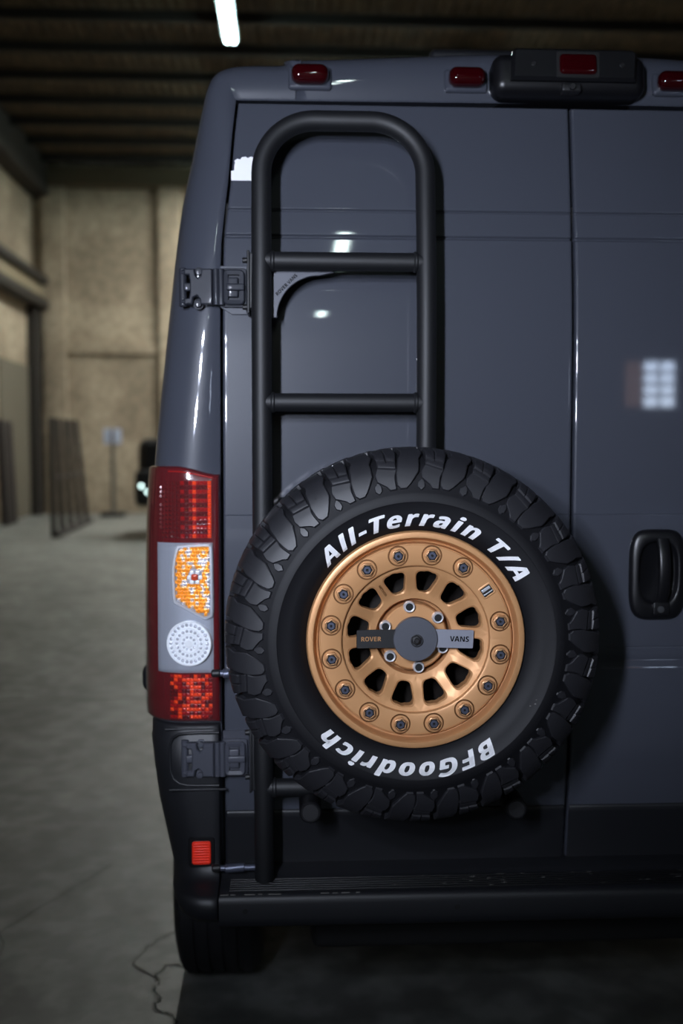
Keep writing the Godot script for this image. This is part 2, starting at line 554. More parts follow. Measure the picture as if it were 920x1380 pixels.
func hall() -> void:
	var s := ST()
	box(s, Vector3(WX0 - 0.4, -0.3, WZ0 - 0.4), Vector3(WX1 + 0.4, 0, WZ1 + 0.4))
	var fl := struct("floor", s, M.floor, "smooth worn grey concrete floor of the warehouse")
	# the cracks by the rear wheel
	var path := [Vector2(-0.215, -0.77), Vector2(-0.3, -0.81), Vector2(-0.36, -0.76), Vector2(-0.42, -0.77), Vector2(-0.445, -0.7), Vector2(-0.43, -0.655), Vector2(-0.446, -0.62), Vector2(-0.41, -0.57), Vector2(-0.43, -0.53), Vector2(-0.37, -0.48), Vector2(-0.35, -0.42), Vector2(-0.31, -0.36), Vector2(-0.3, -0.2)]
	crack(path, 0.008, fl, 3)
	crack([Vector2(-0.4, -1.02), Vector2(-0.47, -0.95), Vector2(-0.5, -0.9), Vector2(-0.53, -0.78), Vector2(-0.43, -0.68)], 0.005, fl, 9)
	crack([Vector2(-1.25, -1.35), Vector2(-1.0, -0.95), Vector2(-0.98, -0.7), Vector2(-0.92, -0.3)], 0.004, fl, 5)
	crack([Vector2(-0.75, -1.6), Vector2(-0.95, -1.2), Vector2(-1.1, -0.9), Vector2(-1.2, -0.4)], 0.004, fl, 6)
	for j in 6:      # saw-cut joints of the slab
		s = ST(); box(s, Vector3(WX0, -0.004, -4.4 - j * 4.2), Vector3(WX1, 0.0012, -4.388 - j * 4.2)); obj("floor_joint", s, M.crack, fl)

	s = ST(); box(s, Vector3(WX0 - 0.4, 0, WZ0 - 0.4), Vector3(WX1 + 0.4, HH, WZ0))
	var far := struct("wall_back", s, M.wall, "tall beige rendered wall at the far end of the warehouse")
	for x in [-6.5, -3.35, 0.2, 3.8, 7.4, 11.0]:
		s = ST(); rbox(s, Vector3(x, HH / 2, WZ0 + 0.12), Vector3(0.6, HH, 0.24), 0.02); obj("pilaster", s, M.wall, far)
	s = ST(); rbox(s, Vector3(4.5, 4.55, WZ0 + 0.05), Vector3(23, 0.32, 0.1), 0.02); obj("wall_band", s, M.wall, far)
	s = ST(); rbox(s, Vector3(4.5, 9.15, WZ0 + 0.2), Vector3(23, 0.5, 0.4), 0.02); obj("ring_beam", s, M.ring, far)

	s = ST(); box(s, Vector3(WX0 - 0.4, 0, WZ0), Vector3(WX0, HH, WZ1))
	var lw := struct("wall_left", s, M.wall, "beige warehouse side wall with dark eave and crane beams")
	s = ST(); rbox(s, Vector3(WX0 + 0.25, 9.1, 3.2), Vector3(0.5, 0.95, 57.4), 0.03); obj("eave_beam", s, M.beam, lw)
	s = ST(); rbox(s, Vector3(WX0 + 0.3, 6.35, 3.2), Vector3(0.35, 0.2, 57.4), 0.02); obj("crane_rail", s, M.beam, lw)
	s = ST(); rbox(s, Vector3(WX0 + 0.2, 6.05, 3.2), Vector3(0.2, 0.5, 57.4), 0.02); obj("crane_girder_web", s, M.pale_beam, lw)
	s = ST(); rbox(s, Vector3(WX0 + 0.3, 5.7, 3.2), Vector3(0.35, 0.24, 57.4), 0.02); obj("crane_girder_flange", s, M.beam, lw)
	for z in [-25.0, -20.0, -15.0, -10.0, -5.0, 0.0, 6.0, 12.0, 18.0, 24.0]:
		s = ST(); rbox(s, Vector3(WX0 + 0.14, 2.8, z), Vector3(0.28, 5.6, 0.4), 0.02); obj("steel_column", s, M.beam, lw)
	for z in [-23.4, -18.0]:
		s = ST(); rbox(s, Vector3(WX0 + 0.03, 2.0, z), Vector3(0.06, 4.0, 2.6), 0.02); obj("dark_doorway_panel", s, M.wall_low, lw)

	s = ST(); box(s, Vector3(WX1, 0, WZ0), Vector3(WX1 + 0.4, HH, WZ1))
	struct("wall_right", s, M.wall, "beige warehouse side wall beyond the right of the van")
	# the wall behind the photographer, with the window that the van's door mirrors
	var wx0 := 11.6
	var wx1 := 13.5
	var wy0 := 3.3
	var wy1 := 5.0
	s = ST()
	box(s, Vector3(WX0 - 0.4, 0, WZ1), Vector3(wx0, HH, WZ1 + 0.4))
	box(s, Vector3(wx1, 0, WZ1), Vector3(WX1 + 0.4, HH, WZ1 + 0.4))
	box(s, Vector3(wx0, 0, WZ1), Vector3(wx1, wy0, WZ1 + 0.4))
	box(s, Vector3(wx0, wy1, WZ1), Vector3(wx1, HH, WZ1 + 0.4))
	struct("wall_front", s, M.wall, "beige warehouse wall behind the photographer with one window")
	var win := base("window_1", Vector3(wx0, wy0, WZ1))
	tag(win, "steel window of small panes in the wall behind the photographer", "", "", "structure")
	s = ST()
	for e in [[0.0, 0.0, 0.06, 1.7], [1.84, 0.0, 1.9, 1.7], [0.06, 0.0, 1.84, 0.06], [0.06, 1.64, 1.84, 1.7], [0.68, 0.06, 0.74, 1.64]]:
		box(s, Vector3(e[0], e[1], 0.2), Vector3(e[2], e[3], 0.26))
	obj("frame", s, M.beam, win)
	s = ST(); box(s, Vector3(0.06, 0.06, 0.22), Vector3(0.68, 1.64, 0.235))
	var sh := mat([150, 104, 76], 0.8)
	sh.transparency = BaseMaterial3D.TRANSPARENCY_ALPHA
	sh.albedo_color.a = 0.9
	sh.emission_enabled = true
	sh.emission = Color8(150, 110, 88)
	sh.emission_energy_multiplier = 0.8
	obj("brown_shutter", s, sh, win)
	s = ST()
	box(s, Vector3(1.25, 0.06, 0.21), Vector3(1.33, 1.64, 0.25))
	for k in 3: box(s, Vector3(0.74, 0.42 + k * 0.4, 0.21), Vector3(1.84, 0.50 + k * 0.4, 0.25))
	obj("glazing_bars", s, M.beam, win)
	s = ST(); box(s, Vector3(0.74, 0.06, 0.228), Vector3(1.84, 1.64, 0.232)); obj("pane", s, M.clear, win)

	# corrugated deck on purlins
	s = ST()
	var rows := [PackedVector3Array(), PackedVector3Array()]
	var x := WX0 - 0.4
	while x < WX1 + 0.4:
		for q in [[0.0, 0.06], [0.07, 0.06], [0.1, 0.0], [0.17, 0.0]]:
			rows[0].append(Vector3(x + q[0], HH + q[1], WZ0 - 0.4))
			rows[1].append(Vector3(x + q[0], HH + q[1], WZ1 + 0.4))
		x += 0.2
	grid(s, rows, true)
	box(s, Vector3(WX0 - 0.4, HH + 0.08, WZ0 - 0.4), Vector3(WX1 + 0.6, HH + 0.25, WZ1 + 0.4))
	var ce := struct("ceiling", s, M.deck, "dark brown corrugated steel roof deck over purlins")
	var z := WZ0 + 0.9
	while z < WZ1:
		s = ST(); rbox(s, Vector3(4.45, HH - 0.12, z), Vector3(WX1 - WX0 - 0.2, 0.2, 0.09), 0.01); obj("purlin", s, M.beam, ce)
		z += 1.45
	for q in [-13.0, 0.0, 13.0]:
		s = ST(); rbox(s, Vector3(4.45, HH - 0.5, q), Vector3(WX1 - WX0 - 1.2, 0.6, 0.2), 0.02); obj("roof_beam", s, M.beam, ce)

func crack(path: Array, width: float, parent: Node, seed_: int) -> void:
	var rng := RandomNumberGenerator.new()
	rng.seed = seed_
	var pts := []
	for i in path.size() - 1:
		for k in 4:
			var p: Vector2 = path[i].lerp(path[i + 1], k / 4.0)
			pts.append(p + Vector2(rng.randf_range(-1, 1), rng.randf_range(-1, 1)) * width * 1.1)
	pts.append(path[-1])
	for side in 2:
		var a := PackedVector3Array()
		var b := PackedVector3Array()
		for i in pts.size():
			var t: Vector2 = (pts[mini(i + 1, pts.size() - 1)] - pts[maxi(i - 1, 0)]).normalized()
			var nn := Vector2(-t.y, t.x)
			var w := width * rng.randf_range(0.35, 0.9)
			var c: Vector2 = pts[i] + nn * (width * 0.9 if side else 0.0)
			var q: Vector2 = c + nn * w * (0.6 if side else 0.5)
			var r: Vector2 = c - nn * w * (0.3 if side else 0.5)
			a.append(Vector3(q.x, 0.0009, q.y))
			b.append(Vector3(r.x, 0.0009, r.y))
		var s := ST()
		grid(s, [a, b])
		obj("crack_edge" if side else "crack", s, M.crack_pale if side else M.crack, parent)

func background_things() -> void:
	# upright steel bars in a rack
	var t := base("bar_rack", Vector3(-4.73, 0, -17.5))
	tag(t, "rack of five upright dark rusty steel bars standing on the floor", "rack")
	var feet := [[0.0, 0.0, 0.05], [-0.07, -1.05, 0.1], [-0.12, -2.07, 0.14], [-0.18, -3.2, 0.2], [-0.21, -4.2, 0.25]]
	for f in feet:
		var lo := Vector3(f[0], 0.0, f[1])
		var hi := Vector3(f[0] - f[2], 2.38 - f[1] * 0.02, f[1] - 0.12)
		var s := ST()
		rbox(s, Vector3(0, 0, lo.distance_to(hi) / 2), Vector3(0.105, 0.1, lo.distance_to(hi)), 0.01, along(lo, hi))
		obj("steel_bar", s, M.rust, t)
	var s2 := ST(); rbox(s2, Vector3(0, 0, 2.15), Vector3(0.16, 0.1, 4.4), 0.01, along(Vector3(0.02, 0.055, -0.1), Vector3(-0.19, 0.055, -4.3))); obj("base_rail", s2, M.rust, t)
	s2 = ST(); rbox(s2, Vector3(0, 0, 2.1), Vector3(0.05, 0.05, 4.3), 0.01, along(Vector3(-0.03, 1.2, -0.06), Vector3(-0.335, 1.2, -4.28))); obj("top_rail", s2, M.rust, t)
	t = base("steel_profiles", Vector3(-6.7, 0, -21.4))
	tag(t, "dark bundle of tall steel profiles leaning at the left wall", "steel bundle")
	for k in 4:
		s2 = ST()
		var lo2 := Vector3(0.06 - k * 0.03, 0.0, 0.5 - k * 0.35)
		var hi2 := Vector3(-0.06 - k * 0.03, 2.45, 0.4 - k * 0.35)
		rbox(s2, Vector3(0, 0, 1.22), Vector3(0.18, 0.14, 2.44), 0.01, along(lo2, hi2))
		obj("steel_profile", s2, M.rust, t)
	# a sign on a stand by the far wall
	t = base("sign_stand", Vector3(-4.75, 0, -24.2))
	tag(t, "small pale blue sign panel on a thin dark stand by the far wall", "sign")
	s2 = ST(); rbox(s2, Vector3(0, 2.12, 0.03), Vector3(0.46, 0.4, 0.03), 0.01); obj("panel", s2, mat([158, 166, 190], 0.5), t)
	s2 = ST(); cyl(s2, Vector3(0, 0.08, 0), Vector3(0, 2.3, 0), 0.06, 10); obj("post", s2, mat([84, 80, 72], 0.6), t)
	s2 = ST(); rbox(s2, Vector3(0, 0.06, 0), Vector3(0.62, 0.12, 0.5), 0.03); obj("foot", s2, M.black, t)
	# the dark vehicle parked beyond
	t = base("parked_pickup", Vector3(-1.78, 0, -17.0))
	tag(t, "dark parked truck beyond the van with two small lit headlights", "truck")
	var prof := [Vector2(0.95, 0.85), Vector2(1.02, 0.62), Vector2(1.02, 1.1), Vector2(0.98, 1.25)]
	s2 = ST(); rbox(s2, Vector3(0.15, 1.0, -1.2), Vector3(2.9, 0.72, 2.4), 0.14, Transform3D(), 4); obj("body", s2, M.plastic_smooth, t)
	s2 = ST(); rbox(s2, Vector3(0.15, 1.55, -1.3), Vector3(2.86, 0.84, 1.9), 0.2, Transform3D(), 4); obj("cab", s2, M.plastic_smooth, t)
	s2 = ST(); rbox(s2, Vector3(0.15, 1.58, -0.68), Vector3(2.3, 0.5, 0.08), 0.03, Transform3D(), 3); obj("windscreen", s2, mat([12, 14, 16], 0.08), t)
	s2 = ST(); rbox(s2, Vector3(0.25, 0.58, -1.1), Vector3(2.1, 0.4, 2.3), 0.08, Transform3D(), 3); obj("bumper", s2, M.plastic, t)
	s2 = ST()
	for k in 5: rbox(s2, Vector3(0.25, 0.84 + k * 0.075, 0.0), Vector3(1.7, 0.03, 0.05), 0.01)
	obj("grille", s2, M.bolt, t)
	for k in 2:
		s2 = ST(); lathe(s2, [Vector2(0, 0.02), Vector2(0.024, 0.014), Vector2(0.032, 0), Vector2(0.03, -0.02)], 16, Transform3D(Basis(), Vector3(-1.15 + k * 0.124, 1.045 - k * 0.115, 0.01)))
		obj("headlight", s2, M.headlight, t)
	for k in 4:
		s2 = ST(); cyl(s2, Vector3(-0.95 if k % 2 else 1.0, 0.36, -0.5 - (k / 2) * 1.4), Vector3(-0.7 if k % 2 else 1.25, 0.36, -0.5 - (k / 2) * 1.4), 0.36, 24, 0.03); obj("tyre", s2, M.rubber, t)

# ---------------------------------------------------------------- the van
func make_van() -> void:
	var v := base("van", Vector3(CX, 0, 0))
	tag(v, "dark grey high roof cargo van seen from behind, its two rear doors shut", "van")
	body_shell(v)
	var left := door(v, -1.0)
	tag(left, "left rear door carrying the ladder and a white sticker")
	var right := door(v, 1.0)
	tag(right, "right rear door with black handle")
	door_handle(right)
	sticker(v)
	var pieces := []
	pieces.append(tail_lamp(v))
	pieces.append(bumper_corner(v))
	pieces.append(hinge(v, Vector3(-0.9, 2.086, 0.0), M.hinge, "painted upper door hinge", false))
	pieces.append(hinge(v, Vector3(-0.904, 0.94, 0.012), M.hinge_dark, "dark lower door hinge", true))
	pieces.append(side_strip(v))
	for p in pieces:                       # the right-hand side of the van has the same pieces, the other way round
		var d: Node3D = p.duplicate()
		var box_x: float = p.position.x
		v.add_child(d, true)
		d.name = str(p.name) + "_001" if v.has_node(NodePath(str(p.name) + "_001")) == false else str(p.name) + "_003"
		d.transform = Transform3D(Basis.from_scale(Vector3(-1, 1, 1)), Vector3(-box_x, p.position.y, p.position.z))
		if d.has_meta("label"): d.set_meta("label", "right-hand " + str(d.get_meta("label")))
	step_bumper(v)
	roof_lights(v)
	underside(v)

func body_shell(v: Node3D) -> void:
	# left half of the outline seen from behind: (half width, height), and where each point lands on the door opening
	var out := []
	var inn := []
	var n := 40
	for i in n:
		var y := lerpf(0.48, 2.58, float(i) / (n - 1))
		out.append(Vector2(-wide(y), y))
		inn.append(Vector2(-edge(minf(y, 2.555)), minf(y, 2.555)))
	var crown := catmull([Vector2(-0.91, 2.58), Vector2(-0.906, 2.593), Vector2(-0.894, 2.622), Vector2(-0.870, 2.644), Vector2(-0.82, 2.657), Vector2(-0.725, 2.660), Vector2(-0.712, 2.665), Vector2(-0.702, 2.673), Vector2(-0.58, 2.679), Vector2(-0.39, 2.690), Vector2(-0.21, 2.700), Vector2(0.0, 2.704)], 4)
	for i in range(1, crown.size()):
		var c: Vector2 = crown[i]
		out.append(c)
		inn.append(Vector2(maxf(-0.831, c.x * 0.955) if c.x > -0.86 else -0.831, 2.556 + 0.006 * (1.0 - absf(c.x))))
	var full := []
	var full_in := []
	for i in out.size(): full.append(out[i]); full_in.append(inn[i])
	for i in range(out.size() - 2, -1, -1):
		full.append(Vector2(-out[i].x, out[i].y)); full_in.append(Vector2(-inn[i].x, inn[i].y))
	var norm := []
	for i in full.size():
		var a: Vector2 = full[maxi(i - 1, 0)]
		var b: Vector2 = full[mini(i + 1, full.size() - 1)]
		var t := (b - a).normalized()
		norm.append(Vector2(t.y, -t.x))      # points inwards
	for k in 3:
		var sm := norm.duplicate()
		for i in range(1, norm.size() - 1): sm[i] = (norm[i - 1] + norm[i] * 2.0 + norm[i + 1]).normalized()
		norm = sm
	var rows := []
	for z in [-4.9, -4.7, -3.0, -1.2, -0.5]:
		var row := PackedVector3Array()
		for i in full.size():
			var p: Vector2 = full[i] + norm[i] * (0.25 if z < -4.8 else 0.0)
			row.append(Vector3(p.x, p.y, z + zb(p.y) * (1.0 if z > -1.0 else 0.3)))
		rows.append(row)
	for k in 11:
		var th := PI / 2 * k / 10.0
		var row := PackedVector3Array()
		for i in full.size():
			var rr := lerpf(RR, 0.042, smoothstep(2.38, 2.62, full[i].y))
			var p: Vector2 = full[i] + norm[i] * rr * (1.0 - cos(th))
			row.append(Vector3(p.x, p.y, zb(p.y) - rr + rr * sin(th)))
		rows.append(row)
	var s := ST()
	grid(s, rows, true, false, 1)
	# flat of the pillars and the header, then the edge of the opening
	var lip := PackedVector3Array()
	var lip2 := PackedVector3Array()
	var deep := PackedVector3Array()
	for q in full_in:
		var e := Vector2(-signf(q.x) * 0.0, 0.0)
		lip.append(Vector3(q.x + signf(q.x) * 0.004, q.y + (0.004 if q.y > 2.55 else 0.0), zb(q.y)))
		lip2.append(Vector3(q.x, q.y, zb(q.y) - 0.004))
		deep.append(Vector3(q.x, q.y, zb(q.y) - 0.05))
	grid(s, [rows[-1], lip], true, false, 1)
	grid(s, [lip, lip2], true, false, 1)
	grid(s, [lip2, deep], true, false, 3)
	obj("body_shell", s, M.paint, v)
	# rubber seal and the dark inside of the gaps
	s = ST()
	box(s, Vector3(-0.885, 0.6, -0.07), Vector3(0.885, 2.3, -0.045))
	box(s, Vector3(-0.86, 2.28, -0.19), Vector3(0.86, 2.6, -0.125))
	obj("door_seal", s, M.dark, v)
	s = ST()
	box(s, Vector3(-0.98, 0.5, -4.75), Vector3(0.98, 2.5, -4.65))
	obj("bulkhead", s, M.paint_dull, v)

const CUT := [[2.282, 0.0034, 0.007], [2.217, 0.0050, 0.010], [1.536, 0.0016, 0.0016], [1.202, 0.0016, 0.0016]]

func door_z(y: float) -> float:
	var z := zb(y)
	if y > 2.217 and y < 2.282: z -= 0.0012
	if y < 1.502 and y > 1.17: z += 0.001
	if y < 1.168: z += 0.001 + 0.004 * smoothstep(1.168, 1.146, y)
	for c in CUT:
		z -= c[2] * maxf(0.0, 1.0 - absf(y - c[0]) / c[1])
	return z

func door(v: Node3D, side: float) -> MeshInstance3D:
	var ys := []
	var y := 0.604
	while y < 2.549:
		ys.append(y)
		y += 0.02
	ys.append(2.549)
	for c in CUT:
		for d in [-2.6, -1.7, -1.0, -0.6, -0.3, 0.0, 0.3, 0.6, 1.0, 1.7, 2.6]: ys.append(c[0] + d * c[1])
	for k in [1.174, 1.139, 1.136, 1.1700, 1.1681, 1.1635, 1.157, 1.15, 1.146, 1.142, 1.502, 1.5045]: ys.append(k)
	ys.sort()
	# rounded edges: [distance from edge, drop]
	var e := [[0.0, 0.03], [0.0, 0.006], [0.0008, 0.003], [0.0025, 0.0009], [0.006, 0.0]]
	var rows := []
	var full := [[0.604, 0.03], [0.604, 0.004]] 
	for yy in ys: full.append([yy, 0.0])
	full[full.size() - 1] = [2.545, 0.0]
	full.append_array([[2.548, 0.001], [2.549, 0.004], [2.549, 0.03]])
	full.reverse()
	for f in full:
		var yy: float = f[0]
		var x0 := -(edge(yy) - 0.0065)
		var x1 := -0.0035
		var row := PackedVector3Array()
		for q in e: row.append(Vector3(x0 + q[0], yy, door_z(yy) - maxf(q[1], f[1])))
		for k in [0.009, 0.016]: row.append(Vector3(x0 + k, yy, door_z(yy) - f[1]))
		for k in range(1, 12): row.append(Vector3(lerpf(x0 + 0.016, x1 - 0.016, k / 12.0), yy, door_z(yy) - f[1]))
		for k in [0.016, 0.009]: row.append(Vector3(x1 - k, yy, door_z(yy) - f[1]))
		for q in range(e.size() - 1, -1, -1): row.append(Vector3(x1 - e[q][0], yy, door_z(yy) - maxf(e[q][1], f[1])))
		if side > 0.0:
			for k in row.size(): row[k].x = -row[k].x
		rows.append(row)
	var s := ST()
	grid(s, rows, side > 0.0, false, 1)
	var d := obj("rear_door", s, M.paint, v)
	# black lower cladding
	s = ST()
	rows = []
	for f in [[0.796, -0.002], [0.796, 0.004], [0.793, 0.0085], [0.788, 0.010], [0.776, 0.010], [0.76, 0.007], [0.70, 0.007], [0.65, 0.007], [0.618, 0.008], [0.612, 0.004], [0.611, -0.02]]:
		var row := PackedVector3Array()
		var x0: float = -(edge(f[0]) - 0.008)
		for q in [[0.0, -0.012], [0.0, -0.003], [0.002, -0.0005], [0.004, 0.0]]: row.append(Vector3(x0 + q[0], f[0], zb(f[0]) + f[1] + q[1]))
		for k in range(1, 8): row.append(Vector3(lerpf(x0, -0.006, k / 8.0), f[0], zb(f[0]) + f[1]))
		for q in [[0.004, 0.0], [0.002, -0.0005], [0.0, -0.003], [0.0, -0.012]]: row.append(Vector3(-0.006 - q[0], f[0], zb(f[0]) + f[1] + q[1]))
		if side > 0.0:
			for k in row.size(): row[k].x = -row[k].x
		rows.append(row)
	grid(s, rows, side > 0.0, false, 1)
	obj("lower_cladding", s, M.plastic, d)
	return d

func door_handle(d: Node3D) -> void:
	var c := Vector2(0.2165, 1.385)
	var loops := []
	var n := 56
	for k in [[0.142, 0.228, 0.0, 4.2], [0.142, 0.228, 0.006, 4.2], [0.137, 0.223, 0.012, 4.2], [0.126, 0.212, 0.0165, 4.2], [0.110, 0.18, 0.019, 3.2], [0.103, 0.162, 0.019, 3.0], [0.099, 0.157, 0.017, 3.0], [0.094, 0.150, 0.008, 3.0], [0.086, 0.138, 0.003, 3.0], [0.0005, 0.001, 0.002, 3.0]]:
		var cc := c + Vector2(0, 0.006 if k[0] < 0.115 else 0.0)
		loops.append(loop3(superellipse(k[0], k[1], k[3], n, cc), k[2]))
	loops.reverse()
	var s := ST()
	grid(s, loops, false, true, 1)
	obj("handle_bezel", s, M.plastic_smooth, d)
	s = ST()
	var rows := []
	for i in 15:
		var t := i / 14.0
		var y := lerpf(1.478, 1.318, t)
		var z := 0.016 + 0.024 * pow(sin(PI * clampf(t, 0.02, 0.98)), 0.6)
		var ring := PackedVector3Array()
		for q in superellipse(0.030, 0.018, 3.0, 20): ring.append(Vector3(0.2225 + q.x, y, z + q.y))
		rows.append(ring)
	grid(s, rows, true, true, 1)
	obj("handle_grip", s, M.plastic_smooth, d)
	s = ST(); rbox(s, Vector3(0.2225, 1.302, 0.019), Vector3(0.042, 0.034, 0.012), 0.004); obj("lock_mount", s, M.plastic_smooth, d)
	s = ST(); cyl(s, Vector3(0.2205, 1.300, 0.02), Vector3(0.2205, 1.300, 0.0275), 0.0088, 24, 0.001)
	rbox(s, Vector3(0.2205, 1.3, 0.0278), Vector3(0.0012, 0.008, 0.001), 0.0002)
	obj("lock_cylinder", s, M.steel, d)

func sticker(v: Node3D) -> void:
	var s := ST()
	var px := [[312, 245], [312, 232], [316, 231], [316, 226], [317, 220], [316, 218], [320, 215], [324, 216], [326, 213], [331, 212], [334, 214], [338, 212], [342, 213], [350, 214], [352, 245]]
	var poly := PackedVector2Array()
	for p in px:
		poly.append(Vector2(-0.842 + (p[0] - 312) * 0.00183, 2.353 + (245 - p[1]) * 0.00184))
	poly = ccw(poly)
	var xf := Transform3D(Basis(Vector3.RIGHT, -0.150), Vector3(0, 2.353, zb(2.353) + 0.0008))
	var low := PackedVector2Array()
	for p in poly: low.append(p - Vector2(0, 2.353))
	prism(s, low, 0.0, 0.0012, 0.0003, xf)
	obj("sticker", s, M.sticker, v, "white ragged-edged sticker beside the ladder")

func side_strip(v: Node3D) -> Node3D:
	var s := ST()
	rbox(s, Vector3(-1.085, 1.052, -1.6), Vector3(0.075, 0.085, 2.5), 0.03, Transform3D(), 4)
	return obj("side_moulding", s, M.plastic, v)

func tail_lamp(v: Node3D) -> Node3D:
	var s := ST()
	var u1 := 0.245
	# red housing wrapped round the corner
	var us := [0.003, 0.003, 0.006, 0.011]
	for k in 24: us.append(lerpf(0.016, u1 - 0.012, k / 23.0))
	us.append_array([u1 - 0.006, u1 - 0.002, u1, u1])
	var drop := func(k: int, n: int) -> float:
		var d := mini(k, n - 1 - k)
		return [-0.02, 0.002, 0.0075, 0.0105][d] if d < 4 else 0.0115
	var ytop := func(u: float) -> float: return 1.637 + 0.021 * smoothstep(0.0, 0.11, u)
	var vs := [0.0, 0.0, 0.004, 0.009]
	for k in 26: vs.append(lerpf(0.013, 0.987, k / 25.0))
	vs.append_array([0.991, 0.996, 1.0, 1.0])
	var make := func(st: SurfaceTool, add: float) -> void:
		var rows := []
		for i in vs.size():
			var row := PackedVector3Array()
			for j in range(us.size() - 1, -1, -1):
				var y: float = lerpf(ytop.call(us[j]), 1.026, vs[i])
				row.append(pillar(us[j], y, minf(drop.call(i, vs.size()), drop.call(j, us.size())) + add * (1.0 - 0.85 * smoothstep(0.12, 0.18, us[j]))))
			rows.append(row)
		grid(st, rows, false, false, 1)
	make.call(s, 0.0)
	var t := obj("tail_lamp", s, M.red_dark, v, "tall red, amber and clear tail lamp wrapped round the corner")
	# prisms behind the red lens: rows of little pyramids
	var rng := RandomNumberGenerator.new()
	rng.seed = 4
	var pyr := func(st: SurfaceTool, u: float, y: float, du: float, dy: float, h: float) -> void:
		var a := pillar(u + du, y + dy, 0.0122)
		var b := pillar(u, y + dy, 0.0122)
		var c := pillar(u, y, 0.0122)
		var d := pillar(u + du, y, 0.0122)
		var p := pillar(u + du * 0.5, y + dy * 0.5, 0.0122 + h)
		tri(st, a, b, p); tri(st, b, c, p); tri(st, c, d, p); tri(st, d, a, p)
	var s0 := ST()
	var s1 := ST()
	var s2 := ST()
	for i in 13:                           # upper (stop) zone
		for j in 14:
			var u := 0.022 + j * 0.0092
			var y := 1.482 + i * 0.0108
			var hot := j == 0 or (j == 4 and i % 2 == 0)
			var mid := j == 4 or (j < 4 and i % 2 == 0) or (j == 5 and i % 2 == 0) or (j == 7 and i % 2 == 0)
			if j > 11 and rng.randf() < 0.4: continue
			pyr.call(s2 if hot else (s1 if mid else s0), u, y, 0.0086, 0.0098, 0.004)
	for i in 12:                           # lower (fog) zone
		for j in 11:
			pyr.call(s2 if rng.randf() < 0.3 or (absf(j - 4.0) < 1.5 and i % 2 == 0) else (s1 if rng.randf() < 0.6 else s0), 0.022 + j * 0.0092, 1.036 + i * 0.0092, 0.0086, 0.0084, 0.004)
	tag(obj("deep_red_prism", s0, M.red_deep, t), "", "", "", "stuff")
	tag(obj("red_prism", s1, M.red, t), "", "", "", "stuff")
	tag(obj("bright_red_prism", s2, M.red_hot, t), "", "", "", "stuff")
	# upper light guide line
	s = ST()
	var line := []
	for k in 12: line.append(pillar(0.018 + k * 0.0095, 1.6285 + 0.016 * smoothstep(0.0, 0.11, 0.018 + k * 0.0095), 0.0125))
	tube(s, line, 0.0022, 8)
	obj("light_guide", s, M.red, t)
	# silver tray of the middle
	s = ST()
	var rows := []
	for y in [1.4715, 1.470, 1.45, 1.35, 1.25, 1.16, 1.1505, 1.149]:
		var row := PackedVector3Array()
		var lip := 0.009 if y > 1.471 or y < 1.15 else 0.0135
		for k in range(18, -1, -1): row.append(pillar(lerpf(0.014, 0.160, k / 18.0), y, lip if k > 0 and k < 18 else 0.009))
		rows.append(row)
	grid(s, rows, false, false, 1)
	obj("silver_tray", s, M.silver_soft, t)
	# amber indicator: silver frame round a pane of facets
	var am := PackedVector2Array()
	for p in catmull([Vector2(-0.975, 1.466), Vector2(-0.94, 1.469), Vector2(-0.898, 1.470), Vector2(-0.8895, 1.462), Vector2(-0.888, 1.38), Vector2(-0.888, 1.30), Vector2(-0.896, 1.2865), Vector2(-0.912, 1.283), Vector2(-0.945, 1.300), Vector2(-0.978, 1.318), Vector2(-0.988, 1.332), Vector2(-0.990, 1.40), Vector2(-0.984, 1.445), Vector2(-0.975, 1.466)], 4).slice(0, -1):
		am.append(p)
	am = ccw(am)
	var tilt := Transform3D(Basis(Vector3.UP, -0.06), Vector3())
	var c0 := Vector3(-0.935, 0, 0.0148)
	tilt.origin = c0 - tilt.basis * Vector3(-0.935, 0, 0)
	s = ST()
	var am1 := inset(am, 0.0025)
	var am2 := inset(am, 0.0075)
	var am3 := inset(am, 0.0095)
	grid(s, [loop3(am3, 0.002, tilt), loop3(am2, 0.0065, tilt), loop3(am1, 0.0065, tilt), loop3(am, 0.003, tilt), loop3(am, -0.006, tilt)], false, true, -1)
	obj("indicator_frame", s, M.silver, t, "silver frame of the amber indicator")
	s = ST(); prism(s, am2, -0.006, 0.0018, 0.0002, tilt); obj("indicator_bowl", s, M.silver_soft, t)
	s1 = ST()
	s2 = ST()
	for i in 20:
		for j in 12:
			var p := Vector2(-0.985 + j * 0.0082 + (0.004 if i % 2 else 0.0), 1.29 + i * 0.009)
			if not Geometry2D.is_point_in_polygon(p + Vector2(0.004, 0.0045), am3): continue
			if p.distance_to(Vector2(-0.937, 1.383)) < 0.017: continue
			var st := s1 if rng.randf() < 0.62 else s2
			var a := tilt * Vector3(p.x, p.y, 0.0018)
			var b := tilt * Vector3(p.x + 0.0078, p.y, 0.0018)
			var c := tilt * Vector3(p.x + 0.0078, p.y + 0.0086, 0.0018)
			var d := tilt * Vector3(p.x, p.y + 0.0086, 0.0018)
			var m := tilt * Vector3(p.x + 0.0039, p.y + 0.0043, 0.0062)
			tri(st, d, c, m); tri(st, c, b, m); tri(st, b, a, m); tri(st, a, d, m)
	tag(obj("amber_facet", s1, M.amber, t), "", "", "", "stuff")
	tag(obj("silver_facet", s2, M.silver, t), "", "", "", "stuff")
	s = ST(); rbox(s, Vector3(-0.933, 1.387, 0.005), Vector3(0.016, 0.016, 0.008), 0.0079, tilt, 3); obj("indicator_bulb", s, M.amber_bulb, t)
	s = ST()
